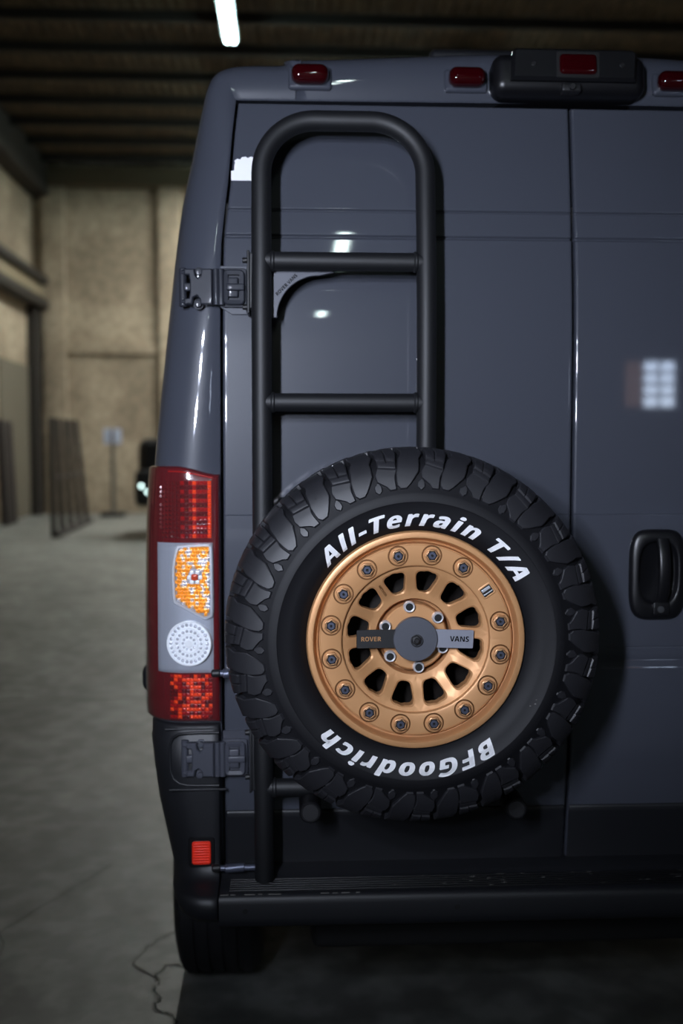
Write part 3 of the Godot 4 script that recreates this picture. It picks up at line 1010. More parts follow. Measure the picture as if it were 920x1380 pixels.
	for k in 6:
		var q := Vector2(cos(k * TAU / 6), sin(k * TAU / 6)) * 0.0135
		rbox(s, Vector3(-0.933 + q.x, 1.387 + q.y, 0.004), Vector3(0.01, 0.01, 0.005), 0.0024, tilt)
	obj("bulb_petal", s, M.white_glass, t)
	# round reversing lamp with rings of beads
	var rv := Transform3D(Basis(Vector3.UP, -0.16), Vector3(-0.948, 1.224, 0.0150))
	s = ST()
	lathe(s, [Vector2(0, 0.004), Vector2(0.008, 0.0045), Vector2(0.010, 0.002), Vector2(0.021, 0.002), Vector2(0.022, 0.004), Vector2(0.024, 0.004), Vector2(0.025, 0.002), Vector2(0.036, 0.002), Vector2(0.037, 0.004), Vector2(0.039, 0.004), Vector2(0.040, 0.002), Vector2(0.051, 0.002), Vector2(0.052, 0.0065), Vector2(0.055, 0.0065), Vector2(0.056, 0.004), Vector2(0.056, -0.01)], 56, rv)
	obj("reversing_lamp", s, M.white_glass, t, "round clear reversing lamp with rings of beads")
	s = ST()
	for r in [[0.0155, 10, 0.0034], [0.0305, 18, 0.0040], [0.0455, 26, 0.0044]]:
		for k in r[1]:
			var a: float = TAU * k / r[1]
			lathe(s, [Vector2(0, r[2]), Vector2(r[2] * 0.5, r[2] * 0.85), Vector2(r[2] * 0.86, r[2] * 0.5), Vector2(r[2], 0)], 8, rv * Transform3D(Basis(), Vector3(cos(a) * r[0], sin(a) * r[0], 0.0025)), 60)
	tag(obj("lens_bead", s, M.silver, t), "", "", "", "stuff")
	# clear outer lens
	s = ST()
	make.call(s, 0.015)
	obj("clear_lens", s, M.clear, t, "clear glossy outer lens")
	return t

func bumper_corner(v: Node3D) -> Node3D:
	# rows down, columns from the outer side round to the door gap
	var s := ST()
	var prof := [[1.024, 1.045, -0.012], [1.022, 1.05, 0.012], [1.015, 1.052, 0.018], [0.985, 1.052, 0.020], [0.98, 1.054, 0.024], [0.9, 1.046, 0.024], [0.82, 1.036, 0.022], [0.74, 1.020, 0.020], [0.68, 1.008, 0.020], [0.648, 1.0, 0.026], [0.634, 0.997, 0.060], [0.627, 0.995, 0.098], [0.618, 0.992, 0.110], [0.600, 0.985, 0.114], [0.575, 0.975, 0.108], [0.555, 0.955, 0.085], [0.545, 0.935, 0.04], [0.54, 0.92, -0.05]]
	var rows := []
	for p in prof:
		var row := PackedVector3Array()
		var y: float = p[0]
		var w: float = p[1]
		var z: float = p[2]
		var r := minf(0.1, w - 0.9)
		row.append(Vector3(-w, y, -0.5))
		row.append(Vector3(-w, y, z - r - 0.03))
		for k in 9:
			var a := PI / 2 * k / 8.0
			row.append(Vector3(-w + r - r * cos(a), y, z - r + r * sin(a)))
		row.append(Vector3(-0.895, y, z))
		row.append(Vector3(-0.880, y, z))
		row.append(Vector3(-0.8765, y, z - 0.003))
		row.append(Vector3(-0.876, y, z - 0.06))
		rows.append(row)
	grid(s, rows, false, false, 1)
	var t := obj("bumper_corner", s, M.plastic, v, "black plastic bumper corner")
	# raised surround of the hinge pocket
	s = ST()
	var path := []
	for p in [[-0.877, 1.004], [-0.90, 1.004], [-0.93, 1.004], [-0.955, 1.003], [-0.975, 1.0], [-0.99, 0.99], [-0.997, 0.972], [-0.998, 0.94], [-0.997, 0.905], [-0.99, 0.886], [-0.975, 0.876], [-0.955, 0.873], [-0.93, 0.872], [-0.90, 0.872], [-0.877, 0.872]]:
		var r0 := minf(0.1, lut([Vector2(0.74, 1.02), Vector2(0.82, 1.036), Vector2(0.9, 1.046), Vector2(0.98, 1.054), Vector2(1.015, 1.052)], p[1]) - 0.9)
		var xc := -lut([Vector2(0.74, 1.02), Vector2(0.82, 1.036), Vector2(0.9, 1.046), Vector2(0.98, 1.054), Vector2(1.015, 1.052)], p[1]) + r0
		var d := maxf(0.0, xc - p[0])
		path.append(Vector3(p[0], p[1], 0.0245 - r0 + sqrt(maxf(0.0, r0 * r0 - d * d))))
	tube(s, path, 0.0038, 10)
	obj("pocket_rim", s, M.plastic, t)
	s = ST(); rbox(s, Vector3(-0.93, 0.862, 0.024), Vector3(0.14, 0.006, 0.008), 0.002); rbox(s, Vector3(-0.945, 1.012, 0.019), Vector3(0.13, 0.005, 0.006), 0.002); obj("moulded_rib", s, M.plastic, t)
	s = ST()
	prism(s, rrect(0.066, 0.076, 0.008, 4, Vector2(-0.922, 0.702)), 0.012, 0.0225, 0.002); obj("reflector_frame", s, M.plastic_smooth, t)
	s = ST()
	prism(s, rrect(0.046, 0.058, 0.006, 4, Vector2(-0.922, 0.702)), 0.018, 0.027, 0.002); obj("rear_reflector", s, M.red_reflector, t, "bright red square reflector")
	s = ST()
	for k in 8: rbox(s, Vector3(-0.922, 0.679 + k * 0.0066, 0.027), Vector3(0.042, 0.0045, 0.002), 0.0009)
	tag(obj("reflector_ridge", s, M.red_reflector, t), "", "", "", "stuff")
	return t

func hinge(v: Node3D, at: Vector3, m: Material, label: String, low: bool) -> Node3D:
	var h := base("hinge", at, v)
	if label: h.set_meta("label", label)
	# body leaf: a thick plate cut out at the knuckle and at two bolts
	var poly := PackedVector2Array()
	for p in [[-0.064, -0.042], [-0.040, -0.042], [-0.037, -0.026], [-0.026, -0.022], [-0.017, -0.030], [-0.016, -0.042], [0.02, -0.042], [0.02, 0.042], [-0.012, 0.042], [-0.014, 0.026], [-0.022, 0.020], [-0.030, 0.026], [-0.033, 0.042], [-0.064, 0.042], [-0.064, 0.028], [-0.050, 0.027], [-0.047, 0.014], [-0.047, -0.014], [-0.050, -0.027], [-0.064, -0.028]]:
		poly.append(Vector2(p[0] * 0.80 + 0.001, p[1]))
	var s := ST()
	prism(s, poly, -0.004, 0.026, 0.003, Transform3D(Basis(Vector3.UP, -0.06), Vector3(0, 0, 0.004)))
	obj("hinge_leaf", s, m, h)
	s = ST(); cyl(s, Vector3(-0.056, -0.046, 0.010), Vector3(-0.056, 0.046, 0.010), 0.0095, 16, 0.002); obj("hinge_knuckle", s, m, h)
	s = ST(); rbox(s, Vector3(-0.044, 0.0, 0.012), Vector3(0.020, 0.02, 0.02), 0.004); obj("hinge_pin_lug", s, m, h)
	s = ST()
	for y in [-0.035, 0.035]: cyl(s, Vector3(-0.058, y, 0.014), Vector3(-0.032, y, 0.022), 0.007, 12, 0.001)
	obj("hinge_rod", s, m, h)
	for q in [[-0.019, -0.040], [-0.017, 0.036]]:
		s = ST()
		lathe(s, [Vector2(0, 0.014), Vector2(0.0075, 0.013), Vector2(0.0085, 0.011), Vector2(0.0085, 0.004), Vector2(0.0125, 0.0035), Vector2(0.0125, 0.0)], 18 if not low else 6, Transform3D(Basis(), Vector3(q[0], q[1], 0.010)))
		obj("hinge_bolt", s, m, h)
	for k in 2:
		s = ST(); cyl(s, Vector3(0.024 + k * 0.012, -0.043, 0.022 - k * 0.002), Vector3(0.024 + k * 0.012, 0.043, 0.022 - k * 0.002), 0.0075, 14, 0.001); obj("hinge_barrel", s, m, h)
	# door leaf: a bracket with a framed slot and a cross lug
	s = ST()
	prism(s, rrect(0.062, 0.094, 0.008, 3, Vector2(0.066, 0.0)), 0.004, 0.011, 0.002); obj("door_leaf", s, m, h)
	s = ST()
	var o := rrect(0.052, 0.084, 0.012, 4, Vector2(0.066, 0.0))
	grid(s, [loop3(inset(o, 0.013), 0.009), loop3(inset(o, 0.012), 0.021), loop3(inset(o, 0.003), 0.023), loop3(o, 0.020), loop3(o, 0.006)], false, true, -1)
	obj("slot_frame", s, m, h)
	s = ST(); rbox(s, Vector3(0.070, 0, 0.020), Vector3(0.044, 0.017, 0.016), 0.004); rbox(s, Vector3(0.064, 0, 0.013), Vector3(0.026, 0.048, 0.016), 0.004); obj("slot_lug", s, m, h)
	return h

func step_bumper(v: Node3D) -> void:
	var rows := []
	for f in [[0.655, -0.05], [0.650, 0.02], [0.641, 0.03], [0.638, 0.045], [0.634, 0.105], [0.631, 0.112], [0.624, 0.119], [0.612, 0.121], [0.58, 0.122], [0.562, 0.120], [0.555, 0.114], [0.552, 0.10], [0.55, -0.05], [0.60, -0.2]]:
		rows.append(PackedVector3Array([Vector3(-0.873, f[0], f[1]), Vector3(0.873, f[0], f[1])]))
	var s := ST()
	grid(s, rows, false, false, 1)
	for e in [-0.873, 0.873]:
		var p := PackedVector2Array()
		for r in rows: p.append(Vector2(r[0].z, r[0].y))
		cap(s, ccw(p), 0.0, Transform3D(Basis(Vector3(0, 0, 1), Vector3.UP, Vector3(-1, 0, 0)), Vector3(e, 0, 0)), e < 0.0)
	var t := obj("step_bumper", s, M.plastic, v, "black rear step bumper with ribbed tread")
	for k in 6:
		s = ST(); rbox(s, Vector3(0, 0.640 - k * 0.0008, 0.044 + k * 0.0105), Vector3(1.70, 0.006, 0.005), 0.0015); obj("tread_rib", s, M.plastic_smooth, t)
	s = ST()
	var rng := RandomNumberGenerator.new()
	rng.seed = 21
	for k in 90:
		var x := rng.randf_range(-0.62, 0.75)
		if absf(x + 0.02) > 0.3 and rng.randf() < 0.7: continue
		var z := 0.044 + (rng.randi() % 6) * 0.0105
		rbox(s, Vector3(x, 0.6428 - (z - 0.044) * 0.076, z), Vector3(rng.randf_range(0.002, 0.014), 0.001, rng.randf_range(0.001, 0.003)), 0.0003, Transform3D(), 1)
	tag(obj("scuff", s, M.worn, t), "", "", "", "stuff")
	s = ST()
	for q in [[-0.86, 0.02], [-0.84, 0.012], [-0.80, 0.025], [-0.775, 0.01], [-0.74, 0.03], [-0.62, 0.02], [-0.595, 0.012], [-0.57, 0.02], [-0.54, 0.01]]:
		rbox(s, Vector3(q[0], 0.6325, 0.1085), Vector3(q[1], 0.0012, 0.006), 0.0004, Transform3D(Basis(Vector3.RIGHT, 0.4), Vector3(0, 0.05, -0.235)) if false else Transform3D(), 1)
	tag(obj("worn_edge", s, M.worn, t), "", "", "", "stuff")
	for x in [-0.3, 0.36, -0.81]:
		s = ST(); cyl(s, Vector3(x, 0.597, 0.118), Vector3(x, 0.597, 0.1235), 0.0065, 16, 0.001); obj("plug", s, M.dark, t)

func roof_lights(v: Node3D) -> void:
	for x in [-0.649, -0.261, 0.264, 0.655]:
		var xf := Transform3D(Basis(Vector3.RIGHT, -0.2), Vector3(x, 2.612, zb(2.612)))
		var s := ST(); rbox(s, Vector3(0, 0, 0.003), Vector3(0.108, 0.060, 0.018), 0.0089, xf, 4)
		var m := obj("marker_light", s, M.paint, v, "")
		s = ST(); rbox(s, Vector3(0, 0, 0.022), Vector3(0.092, 0.048, 0.044), 0.0205, xf, 5); obj("marker_lens", s, M.red_marker, m, "dark red lens")
	# black housing with high brake light and camera over the doors
	var xf2 := Transform3D(Basis(Vector3.RIGHT, -0.12), Vector3(-0.011, 2.613, zb(2.62)))
	var s2 := ST()
	rbox(s2, Vector3(0, 0.0, 0.0), Vector3(0.382, 0.104, 0.12), 0.03, xf2, 4)
	var h := obj("brake_light_housing", s2, M.plastic_smooth, v, "black housing with the high brake light and the rear camera")
	s2 = ST()
	var face := PackedVector2Array([Vector2(-0.150, -0.026), Vector2(0.158, -0.026), Vector2(0.163, 0.046), Vector2(0.15, 0.054), Vector2(-0.135, 0.054), Vector2(-0.145, 0.048)])
	prism(s2, face, 0.03, 0.074, 0.007, xf2)
	obj("face_panel", s2, M.plastic_smooth, h)
	s2 = ST(); prism(s2, rrect(0.108, 0.066, 0.006, 3, Vector2(0.014, 0.012)), 0.06, 0.0755, 0.002, xf2); obj("light_recess", s2, M.dark, h)
	s2 = ST(); rbox(s2, Vector3(0.014, 0.012, 0.07), Vector3(0.094, 0.052, 0.026), 0.011, xf2, 4); obj("brake_lens", s2, M.red_marker, h, "red brake light lens")
	for x in [-0.095, 0.123]:
		s2 = ST(); cyl(s2, xf2 * Vector3(x, 0.012, 0.07), xf2 * Vector3(x, 0.012, 0.0765), 0.0065, 18, 0.0012); obj("screw_cap", s2, M.black, h)
	s2 = ST(); rbox(s2, Vector3(0.0, -0.04, 0.052), Vector3(0.05, 0.022, 0.03), 0.006, xf2); cyl(s2, xf2 * Vector3(0, -0.04, 0.06), xf2 * Vector3(0, -0.042, 0.075), 0.008, 16); obj("rear_camera", s2, M.black, h)
	# low vent on the roof behind the housing
	s2 = ST(); rbox(s2, Vector3(-0.09, 2.765, -0.70), Vector3(0.42, 0.16, 0.5), 0.02, Transform3D(), 3); obj("roof_vent", s2, M.plastic, v, "low dark vent on the roof")

func underside(v: Node3D) -> void:
	var s := ST()
	rbox(s, Vector3(0, 0.46, -2.4), Vector3(1.3, 0.16, 4.6), 0.03); rbox(s, Vector3(0, 0.52, -2.4), Vector3(1.9, 0.1, 4.6), 0.02)
	obj("chassis", s, M.dark, v)
	s = ST(); cyl(s, Vector3(-0.9, 0.37, -0.81), Vector3(0.9, 0.37, -0.81), 0.045); obj("rear_axle", s, M.dark, v)
	s = ST(); rbox(s, Vector3(-0.447, 0.46, -0.12), Vector3(0.068, 0.14, 0.02), 0.006); obj("tow_eye_bracket", s, mat([96, 88, 78], 0.7, 0.3), v)
	for q in [[-0.925, -0.81], [0.925, -0.81], [-0.925, -4.3], [0.925, -4.3]]:
		s = ST()
		var pr := [Vector2(0.2, 0.115), Vector2(0.22, 0.125), Vector2(0.31, 0.132), Vector2(0.345, 0.122), Vector2(0.362, 0.105)]
		var z := 0.1
		for k in 5:
			pr.append_array([Vector2(0.37, z), Vector2(0.37, z - 0.031), Vector2(0.361, z - 0.033), Vector2(0.361, z - 0.041)])
			z -= 0.0425
		pr.append_array([Vector2(0.362, -0.11), Vector2(0.345, -0.122), Vector2(0.31, -0.132), Vector2(0.22, -0.125), Vector2(0.2, -0.115)])
		lathe(s, pr, 72, Transform3D(Basis(Vector3.UP, PI / 2), Vector3(q[0], 0.37, q[1])))
		var w := obj("road_wheel", s, M.rubber, v)
		s = ST(); lathe(s, [Vector2(0, 0.07), Vector2(0.06, 0.07), Vector2(0.09, 0.04), Vector2(0.17, 0.05), Vector2(0.205, 0.11), Vector2(0.2, -0.11), Vector2(0.0, -0.11)], 36, Transform3D(Basis(Vector3.UP, PI / 2 * signf(q[0])), Vector3(q[0], 0.37, q[1]))); obj("wheel_disc", s, M.bolt, w)

# ---------------------------------------------------------------- ladder and tyre carrier
func rail_z(y: float) -> float: return zb(y) + 0.09

func make_ladder() -> void:
	var t := base("ladder", Vector3(CX, 0, 0))
	tag(t, "matte black tubular ladder with rounded top bolted to the left rear door", "ladder")
	var xl := -0.766
	var xr := -0.378
	var yt := 2.476
	var rb := 0.128
	var pts := []
	var y := 0.648
	while y < yt - rb:
		pts.append(Vector3(xl, y, rail_z(y))); y += 0.06
	for k in 15:
		var a := PI / 2 * k / 14.0
		var q := Vector2(xl + rb - rb * cos(a), yt - rb + rb * sin(a))
		pts.append(Vector3(q.x, q.y, rail_z(q.y)))
	for k in 15:
		var a := PI / 2 * k / 14.0
		var q := Vector2(xr - rb + rb * sin(a), yt - rb + rb * cos(a))
		pts.append(Vector3(q.x, q.y, rail_z(q.y)))
	y = yt - rb - 0.05
	while y > 0.86:
		pts.append(Vector3(xr, y, rail_z(y))); y -= 0.06
	var s := ST(); tube(s, pts, 0.0235, 28); obj("side_rails", s, M.powder, t)
	for yy in [2.138, 1.808, 0.884]:
		var x1 := xr if yy > 1.0 else -0.16
		s = ST(); tube(s, [Vector3(xl, yy, rail_z(yy)), Vector3((xl + x1) / 2, yy, rail_z(yy)), Vector3(x1, yy, rail_z(yy))], 0.0215, 26)
		for x in [xl + 0.026, xr - 0.026]:
			cyl(s, Vector3(x - 0.006, yy, rail_z(yy)), Vector3(x + 0.006, yy, rail_z(yy)), 0.0245, 26, 0.004)
		obj("rung" if yy > 1.0 else "carrier_tube", s, M.powder, t)
	# corner plate with the maker's name
	var gz := zb(2.07) + 0.066
	var gx := Transform3D(Basis(Vector3.RIGHT, -0.075), Vector3(0, 2.07, gz))
	var poly := PackedVector2Array([Vector2(-0.752, 0.060), Vector2(-0.752, -0.062), Vector2(-0.7325, -0.062)])
	for k in 17:
		var a := PI - (PI / 2) * k / 16.0
		poly.append(Vector2(-0.630 + 0.1005 * cos(a), -0.062 + 0.1005 * sin(a)))
	poly.append(Vector2(-0.595, 0.046)); poly.append(Vector2(-0.595, 0.060))
	s = ST(); prism(s, poly, -0.004, 0.004, 0.0008, gx)
	var g := obj("corner_plate", s, M.grey_plate, t, "grey corner plate with dark lettering")
	s = ST()
	letters(s, "ROVER VANS", font("Droid Sans"), 0.0082, 0.0012, func(p: Vector3) -> Vector3:
		var r := deg_to_rad(45.0)
		return gx * Vector3(-0.7075 + (p.x * cos(r) - p.y * sin(r)), 0.0155 + p.x * sin(r) + p.y * cos(r), 0.0044 + p.z))
	obj("plate_lettering", s, M.text_dark, g)
	# plates and bolts that fix the rails to the hinges
	for q in [[2.091, 0.086], [0.955, 0.1]]:
		s = ST()
		var z0 := zb(q[0]) + 0.018
		rbox(s, Vector3(-0.797, q[0], z0 + 0.028), Vector3(0.006, q[1] * 1.7, 0.07), 0.002)
		rbox(s, Vector3(-0.788, q[0], z0 + 0.052), Vector3(0.012, q[1] * 1.5, 0.05), 0.003)
		obj("fixing_plate", s, M.powder, t)
		s = ST()
		prism(s, PackedVector2Array([Vector2(-0.868, -0.05), Vector2(-0.84, -0.068), Vector2(-0.797, -0.068), Vector2(-0.797, 0.05), Vector2(-0.868, 0.05)]), 0.0, 0.0035, 0.001, Transform3D(Basis(Vector3.RIGHT, (zb(q[0] + 0.05) - zb(q[0] - 0.05)) / 0.1), Vector3(0, q[0], zb(q[0]) + (0.0022 if q[0] > 1.0 else 0.0078))))
		obj("backing_plate", s, M.paint_dull if q[0] > 1.0 else M.hinge_dark, t)
		for dy in [-0.055, 0.055]:
			s = ST(); cyl(s, Vector3(-0.812, q[0] + dy, z0 + 0.03), Vector3(-0.796, q[0] + dy, z0 + 0.03), 0.007, 6, 0.001); obj("fixing_bolt", s, M.black, t)
	# threaded stays from the rail to the body
	for q in [[0.672, -0.895], [1.163, -0.890]]:
		var zz := rail_z(q[0]) - 0.012
		s = ST(); cyl(s, Vector3(q[1] + 0.02, q[0], zz), Vector3(xl, q[0], zz), 0.0075, 12); obj("stay_rod", s, M.bolt, t)
		s = ST(); cyl(s, Vector3(-0.862, q[0], zz), Vector3(-0.815, q[0], zz), 0.0115, 6, 0.0015); obj("stay_nut", s, M.bolt, t)
		s = ST(); cyl(s, Vector3(q[1], q[0], zz), Vector3(q[1] + 0.022, q[0], zz), 0.0095, 16, 0.003); obj("stay_foot", s, M.black, t)
	# carrier arms and the two round stops under the tyre
	for x in [-0.655, -0.169]:
		s = ST(); cyl(s, Vector3(x, 0.85, 0.066), Vector3(x, 0.85, 0.165), 0.026, 28, 0.003); obj("rubber_stop", s, M.plastic_smooth, t, "round rubber stop under the tyre")
		s = ST(); lathe(s, [Vector2(0, 0.001), Vector2(0.019, 0.001), Vector2(0.02, 0)], 28, Transform3D(Basis(), Vector3(x, 0.85, 0.1652))); obj("stop_pad", s, M.rubber, t)
	s = ST()
	for x in [-0.5, -0.34]: rbox(s, Vector3(x, 1.08, 0.092), Vector3(0.05, 0.46, 0.012), 0.003)
	obj("carrier_arm", s, M.powder, t)
	s = ST(); rbox(s, Vector3(-0.42, 1.29, 0.104), Vector3(0.34, 0.2, 0.012), 0.004); obj("carrier_plate", s, M.powder, t)
	s = ST(); cyl(s, Vector3(-0.425, 1.29, 0.105), Vector3(-0.425, 1.29, 0.272), 0.05, 28); obj("carrier_post", s, M.powder, t)

# ---------------------------------------------------------------- spare wheel
const TYRE := [Vector2(0.228, 0.092), Vector2(0.235, 0.106), Vector2(0.250, 0.1205), Vector2(0.272, 0.1295), Vector2(0.293, 0.1325), Vector2(0.2955, 0.1345), Vector2(0.312, 0.134), Vector2(0.3155, 0.1315), Vector2(0.343, 0.122), Vector2(0.367, 0.109), Vector2(0.385, 0.092), Vector2(0.394, 0.074), Vector2(0.3980, 0.045), Vector2(0.3995, 0.0)]
var mer := []
var tread_group := 100

func mer_at(s: float, off: float) -> Vector2:       # along the meridian from the crown (0) over the shoulder to the side (1)
	var f := clampf(s, 0.0, 1.0) * (mer.size() - 1)
	var i := mini(int(f), mer.size() - 2)
	var p: Vector2 = mer[i].lerp(mer[i + 1], f - i)
	var t: Vector2 = (mer[mini(i + 2, mer.size() - 1)] - mer[maxi(i - 1, 0)]).normalized()
	var n := Vector2(-t.y, t.x)
	if n.dot(Vector2(1.0, 0.6)) < 0.0: n = -n
	return p + n * off

func tyre_point(s: float, ang: float, off: float) -> Vector3:     # ang runs clockwise from the top
	var q := mer_at(s, off)
	return Vector3(q.x * sin(ang), q.x * cos(ang), q.y)

# strip of tread given as [s, left, right, thickness] rows, angles in parts of a pitch
func tread_strip(st: SurfaceTool, rows: Array, pitch: float) -> void:
	var full := []
	for i in rows.size() - 1:
		var a: Array = rows[i]
		var b: Array = rows[i + 1]
		var n := maxi(1, int(ceil((b[0] - a[0]) / 0.12)))
		for k in n:
			var t := float(k) / n
			full.append([lerpf(a[0], b[0], t), lerpf(a[1], b[1], t), lerpf(a[2], b[2], t), lerpf(a[3], b[3], t), lerpf(a[4] if a.size() > 4 else 0.0, b[4] if b.size() > 4 else 0.0, t)])
	var last: Array = rows[-1].duplicate()
	if last.size() < 5: last.append(0.0)
	full.append(last)
	var top := []
	for f in full:
		var c := 0.022
		var l: float = f[1] + c
		var r: float = f[2] - c
		var sl: float = f[0] - f[4] / 2.0
		var sr: float = f[0] + f[4] / 2.0
		top.append([tyre_point(sl, f[1] * pitch, -0.003), tyre_point(sl, f[1] * pitch, f[3] - 0.0016), tyre_point(sl, l * pitch, f[3]), tyre_point(sr, r * pitch, f[3]), tyre_point(sr, f[2] * pitch, f[3] - 0.0016), tyre_point(sr, f[2] * pitch, -0.003)])
	for i in top.size() - 1:
		for j in 5:
			st.set_smooth_group(tread_group + j if j == 2 else -1)
			quad(st, top[i][j], top[i][j + 1], top[i + 1][j + 1], top[i + 1][j])
	st.set_smooth_group(-1)
	tread_group += 5
	for e in [0, top.size() - 1]:
		var f: Array = full[e]
		var d := -0.012 if e == 0 else 0.03
		var a := tyre_point(f[0] - f[4] / 2.0 + d, f[1] * pitch, -0.003)
		var b := tyre_point(f[0] + f[4] / 2.0 + d, f[2] * pitch, -0.003)
		if e == 0:
			quad(st, a, b, top[0][4], top[0][1]); quad(st, top[0][1], top[0][4], top[0][3], top[0][2])
		else:
			quad(st, top[e][1], top[e][4], b, a); quad(st, top[e][2], top[e][3], top[e][4], top[e][1])

func make_wheel() -> void:
	var at := un_wheel()
	var t := base("spare_wheel", at)
	tag(t, "all-terrain spare tyre on a bronze beadlock rim mounted over the left rear door", "spare wheel")
	# carcass
	var s := ST()
	var prof := []
	for p in TYRE: prof.append(p)
	var back := []
	for i in range(TYRE.size() - 2, -1, -1): back.append(Vector2(TYRE[i].x, -TYRE[i].y))
	prof.append_array(back)
	lathe(s, prof, 144, Transform3D(), 40)
	var ty := obj("tyre", s, M.rubber_side, t, "black all-terrain tyre with white lettering")
	# tread blocks
	var cm := catmull(TYRE.slice(7), 8)
	cm.reverse()
	mer = []
	for p in cm:
		if p.y > 0.036: mer.append(p)
	# equal steps
	var total := 0.0
	for i in mer.size() - 1: total += mer[i].distance_to(mer[i + 1])
	var even := []
	for k in 41:
		var want := total * k / 40.0
		var run := 0.0
		for i in mer.size() - 1:
			var d: float = mer[i].distance_to(mer[i + 1])
			if run + d >= want - 1e-7:
				even.append(mer[i].lerp(mer[i + 1], clampf((want - run) / d, 0.0, 1.0)))
				break
			run += d
	mer = even
	var n := 23
	var pitch := TAU / n
	var a := ST()
	tread_strip(a, [[0.0, 0.02, 0.225, 0.0115], [0.22, 0.02, 0.225, 0.0115], [0.30, 0.05, 0.235, 0.0115], [0.42, 0.05, 0.235, 0.0112, 0.03], [0.455, 0.06, 0.235, 0.0096, 0.03]], pitch)
	tread_strip(a, [[0.0, 0.237, 0.44, 0.0115], [0.22, 0.237, 0.44, 0.0115], [0.30, 0.247, 0.46, 0.0115], [0.45, 0.247, 0.44, 0.0112, 0.03], [0.485, 0.247, 0.43, 0.0096, 0.03]], pitch)
	tread_strip(a, [[0.49, 0.05, 0.43, 0.0064, 0.06], [0.55, 0.05, 0.43, 0.0064, 0.06], [0.575, 0.05, 0.43, 0.0052, 0.06]], pitch)
	var short_block := fin(a)
	var b := ST()
	tread_strip(b, [[0.0, 0.53, 0.93, 0.0115], [0.20, 0.53, 0.93, 0.0115], [0.30, 0.56, 0.97, 0.0115], [0.36, 0.56, 0.975, 0.0115], [0.46, 0.49, 0.91, 0.0105], [0.58, 0.455, 0.91, 0.0095], [0.68, 0.41, 0.90, 0.0084], [0.80, 0.39, 0.79, 0.0070], [0.88, 0.39, 0.70, 0.0060], [0.93, 0.45, 0.62, 0.0050]], pitch)
	tread_strip(b, [[0.62, 0.01, 0.43, 0.0088, 0.07], [0.70, -0.05, 0.385, 0.0080, 0.05], [0.78, -0.04, 0.370, 0.0072], [0.88, 0.14, 0.370, 0.0058], [0.935, 0.20, 0.370, 0.0050]], pitch)
	tread_strip(b, [[0.80, 0.93, 1.0, 0.0042], [0.85, 0.86, 1.04, 0.0042], [0.92, 0.86, 1.04, 0.0038], [0.96, 0.92, 0.98, 0.0032]], pitch)
	tread_strip(b, [[0.36, 0.69, 0.715, 0.0122], [0.50, 0.66, 0.685, 0.0110], [0.62, 0.60, 0.62, 0.0095]], pitch)
	var long_block := fin(b)
	for side in 2:
		for k in n:
			for m in [short_block, long_block]:
				var o := put("tread_block", m, M.tread, ty)
				o.rotation = Vector3(0, PI if side else 0.0, (-1.0 if side == 0 else 1.0) * pitch * (k + (0.5 if side else 0.13)))
				if side: o.transform.basis = Basis(Vector3.UP, PI) * Basis(Vector3.BACK, -pitch * (k + 0.5))
	var c := ST()
	for k in 46:
		for r in 2:
			var ang := TAU * (k + 0.5 * r) / 46
			rbox(c, Vector3(0, 0.4035, -0.018 + 0.036 * r), Vector3(0.036, 0.014, 0.026), 0.002, Transform3D(Basis(Vector3.BACK, -ang), Vector3()) * Transform3D(Basis(Vector3.UP, 0.35 * (1 if r else -1)), Vector3()), 1)
	tag(obj("centre_tread", c, M.tread, ty), "", "", "", "stuff")
	# raised white lettering round the side wall
	s = ST(); arc_text(s, "All-Terrain T/A", 0.260, -45.5, 58.0, 1.0); obj("white_lettering", s, M.white_rubber, ty, "raised white lettering reading All-Terrain T/A")
	s = ST(); arc_text(s, "BFGoodrich", 0.276, 146.5, 224.0, 1.0); obj("white_lettering", s, M.white_rubber, ty, "raised white lettering reading BFGoodrich")
	s = ST()
	for q in [[0.286, 118.2, 0.004], [0.279, 120.0, 0.0035], [0.284, 116.4, 0.003]]:
		var p := side_point(q[0], deg_to_rad(q[1]), 0.0006)
		rbox(s, p, Vector3(q[2], q[2] * 0.6, 0.001), 0.0004, Transform3D(), 1)
	tag(obj("scuff_mark", s, M.worn, ty), "", "", "", "stuff")
	rim(t)
	retainer(t)

func un_wheel() -> Vector3: return Vector3(0.2605, 1.2925, 0.25)

func side_point(r: float, ang: float, off: float) -> Vector3:
	var z := 0.13
	for i in TYRE.size() - 1:
		if r >= TYRE[i].x and r <= TYRE[i + 1].x:
			z = lerpf(TYRE[i].y, TYRE[i + 1].y, (r - TYRE[i].x) / (TYRE[i + 1].x - TYRE[i].x)); break
	return Vector3(r * sin(ang), r * cos(ang), z + off)

func arc_text(st: SurfaceTool, text: String, r0: float, from: float, to: float, wide_by: float) -> void:
	var f := font("Droid Sans", 700)
	var w := []
	var total := 0.0
	for ch in text:
		var x := f.get_string_size(ch, HORIZONTAL_ALIGNMENT_LEFT, -1, 64).x + 3.0
		w.append(x)
		total += x
	var height := 0.0325
	var run := 0.0
	for i in text.length():
		var mid: float = deg_to_rad(lerpf(from - 4.0, to + 3.0, (run + w[i] / 2.0) / total))
		run += w[i]
		if text[i] == " ": continue
		var stretch := deg_to_rad(to - from + 7.0) * r0 / (total * height / 46.0) * 0.93
		for o in [Vector2(-0.0011, -0.0004), Vector2(0.0011, -0.0004), Vector2(0.0, 0.0006)]:
			letters(st, text[i], f, height, 0.0016, func(p: Vector3) -> Vector3:
				var x: float = p.x * stretch + p.y * 0.34 + o.x
				return side_point(r0 + p.y + o.y, mid + x / r0, 0.0009 + p.z))

const K := 0.001575

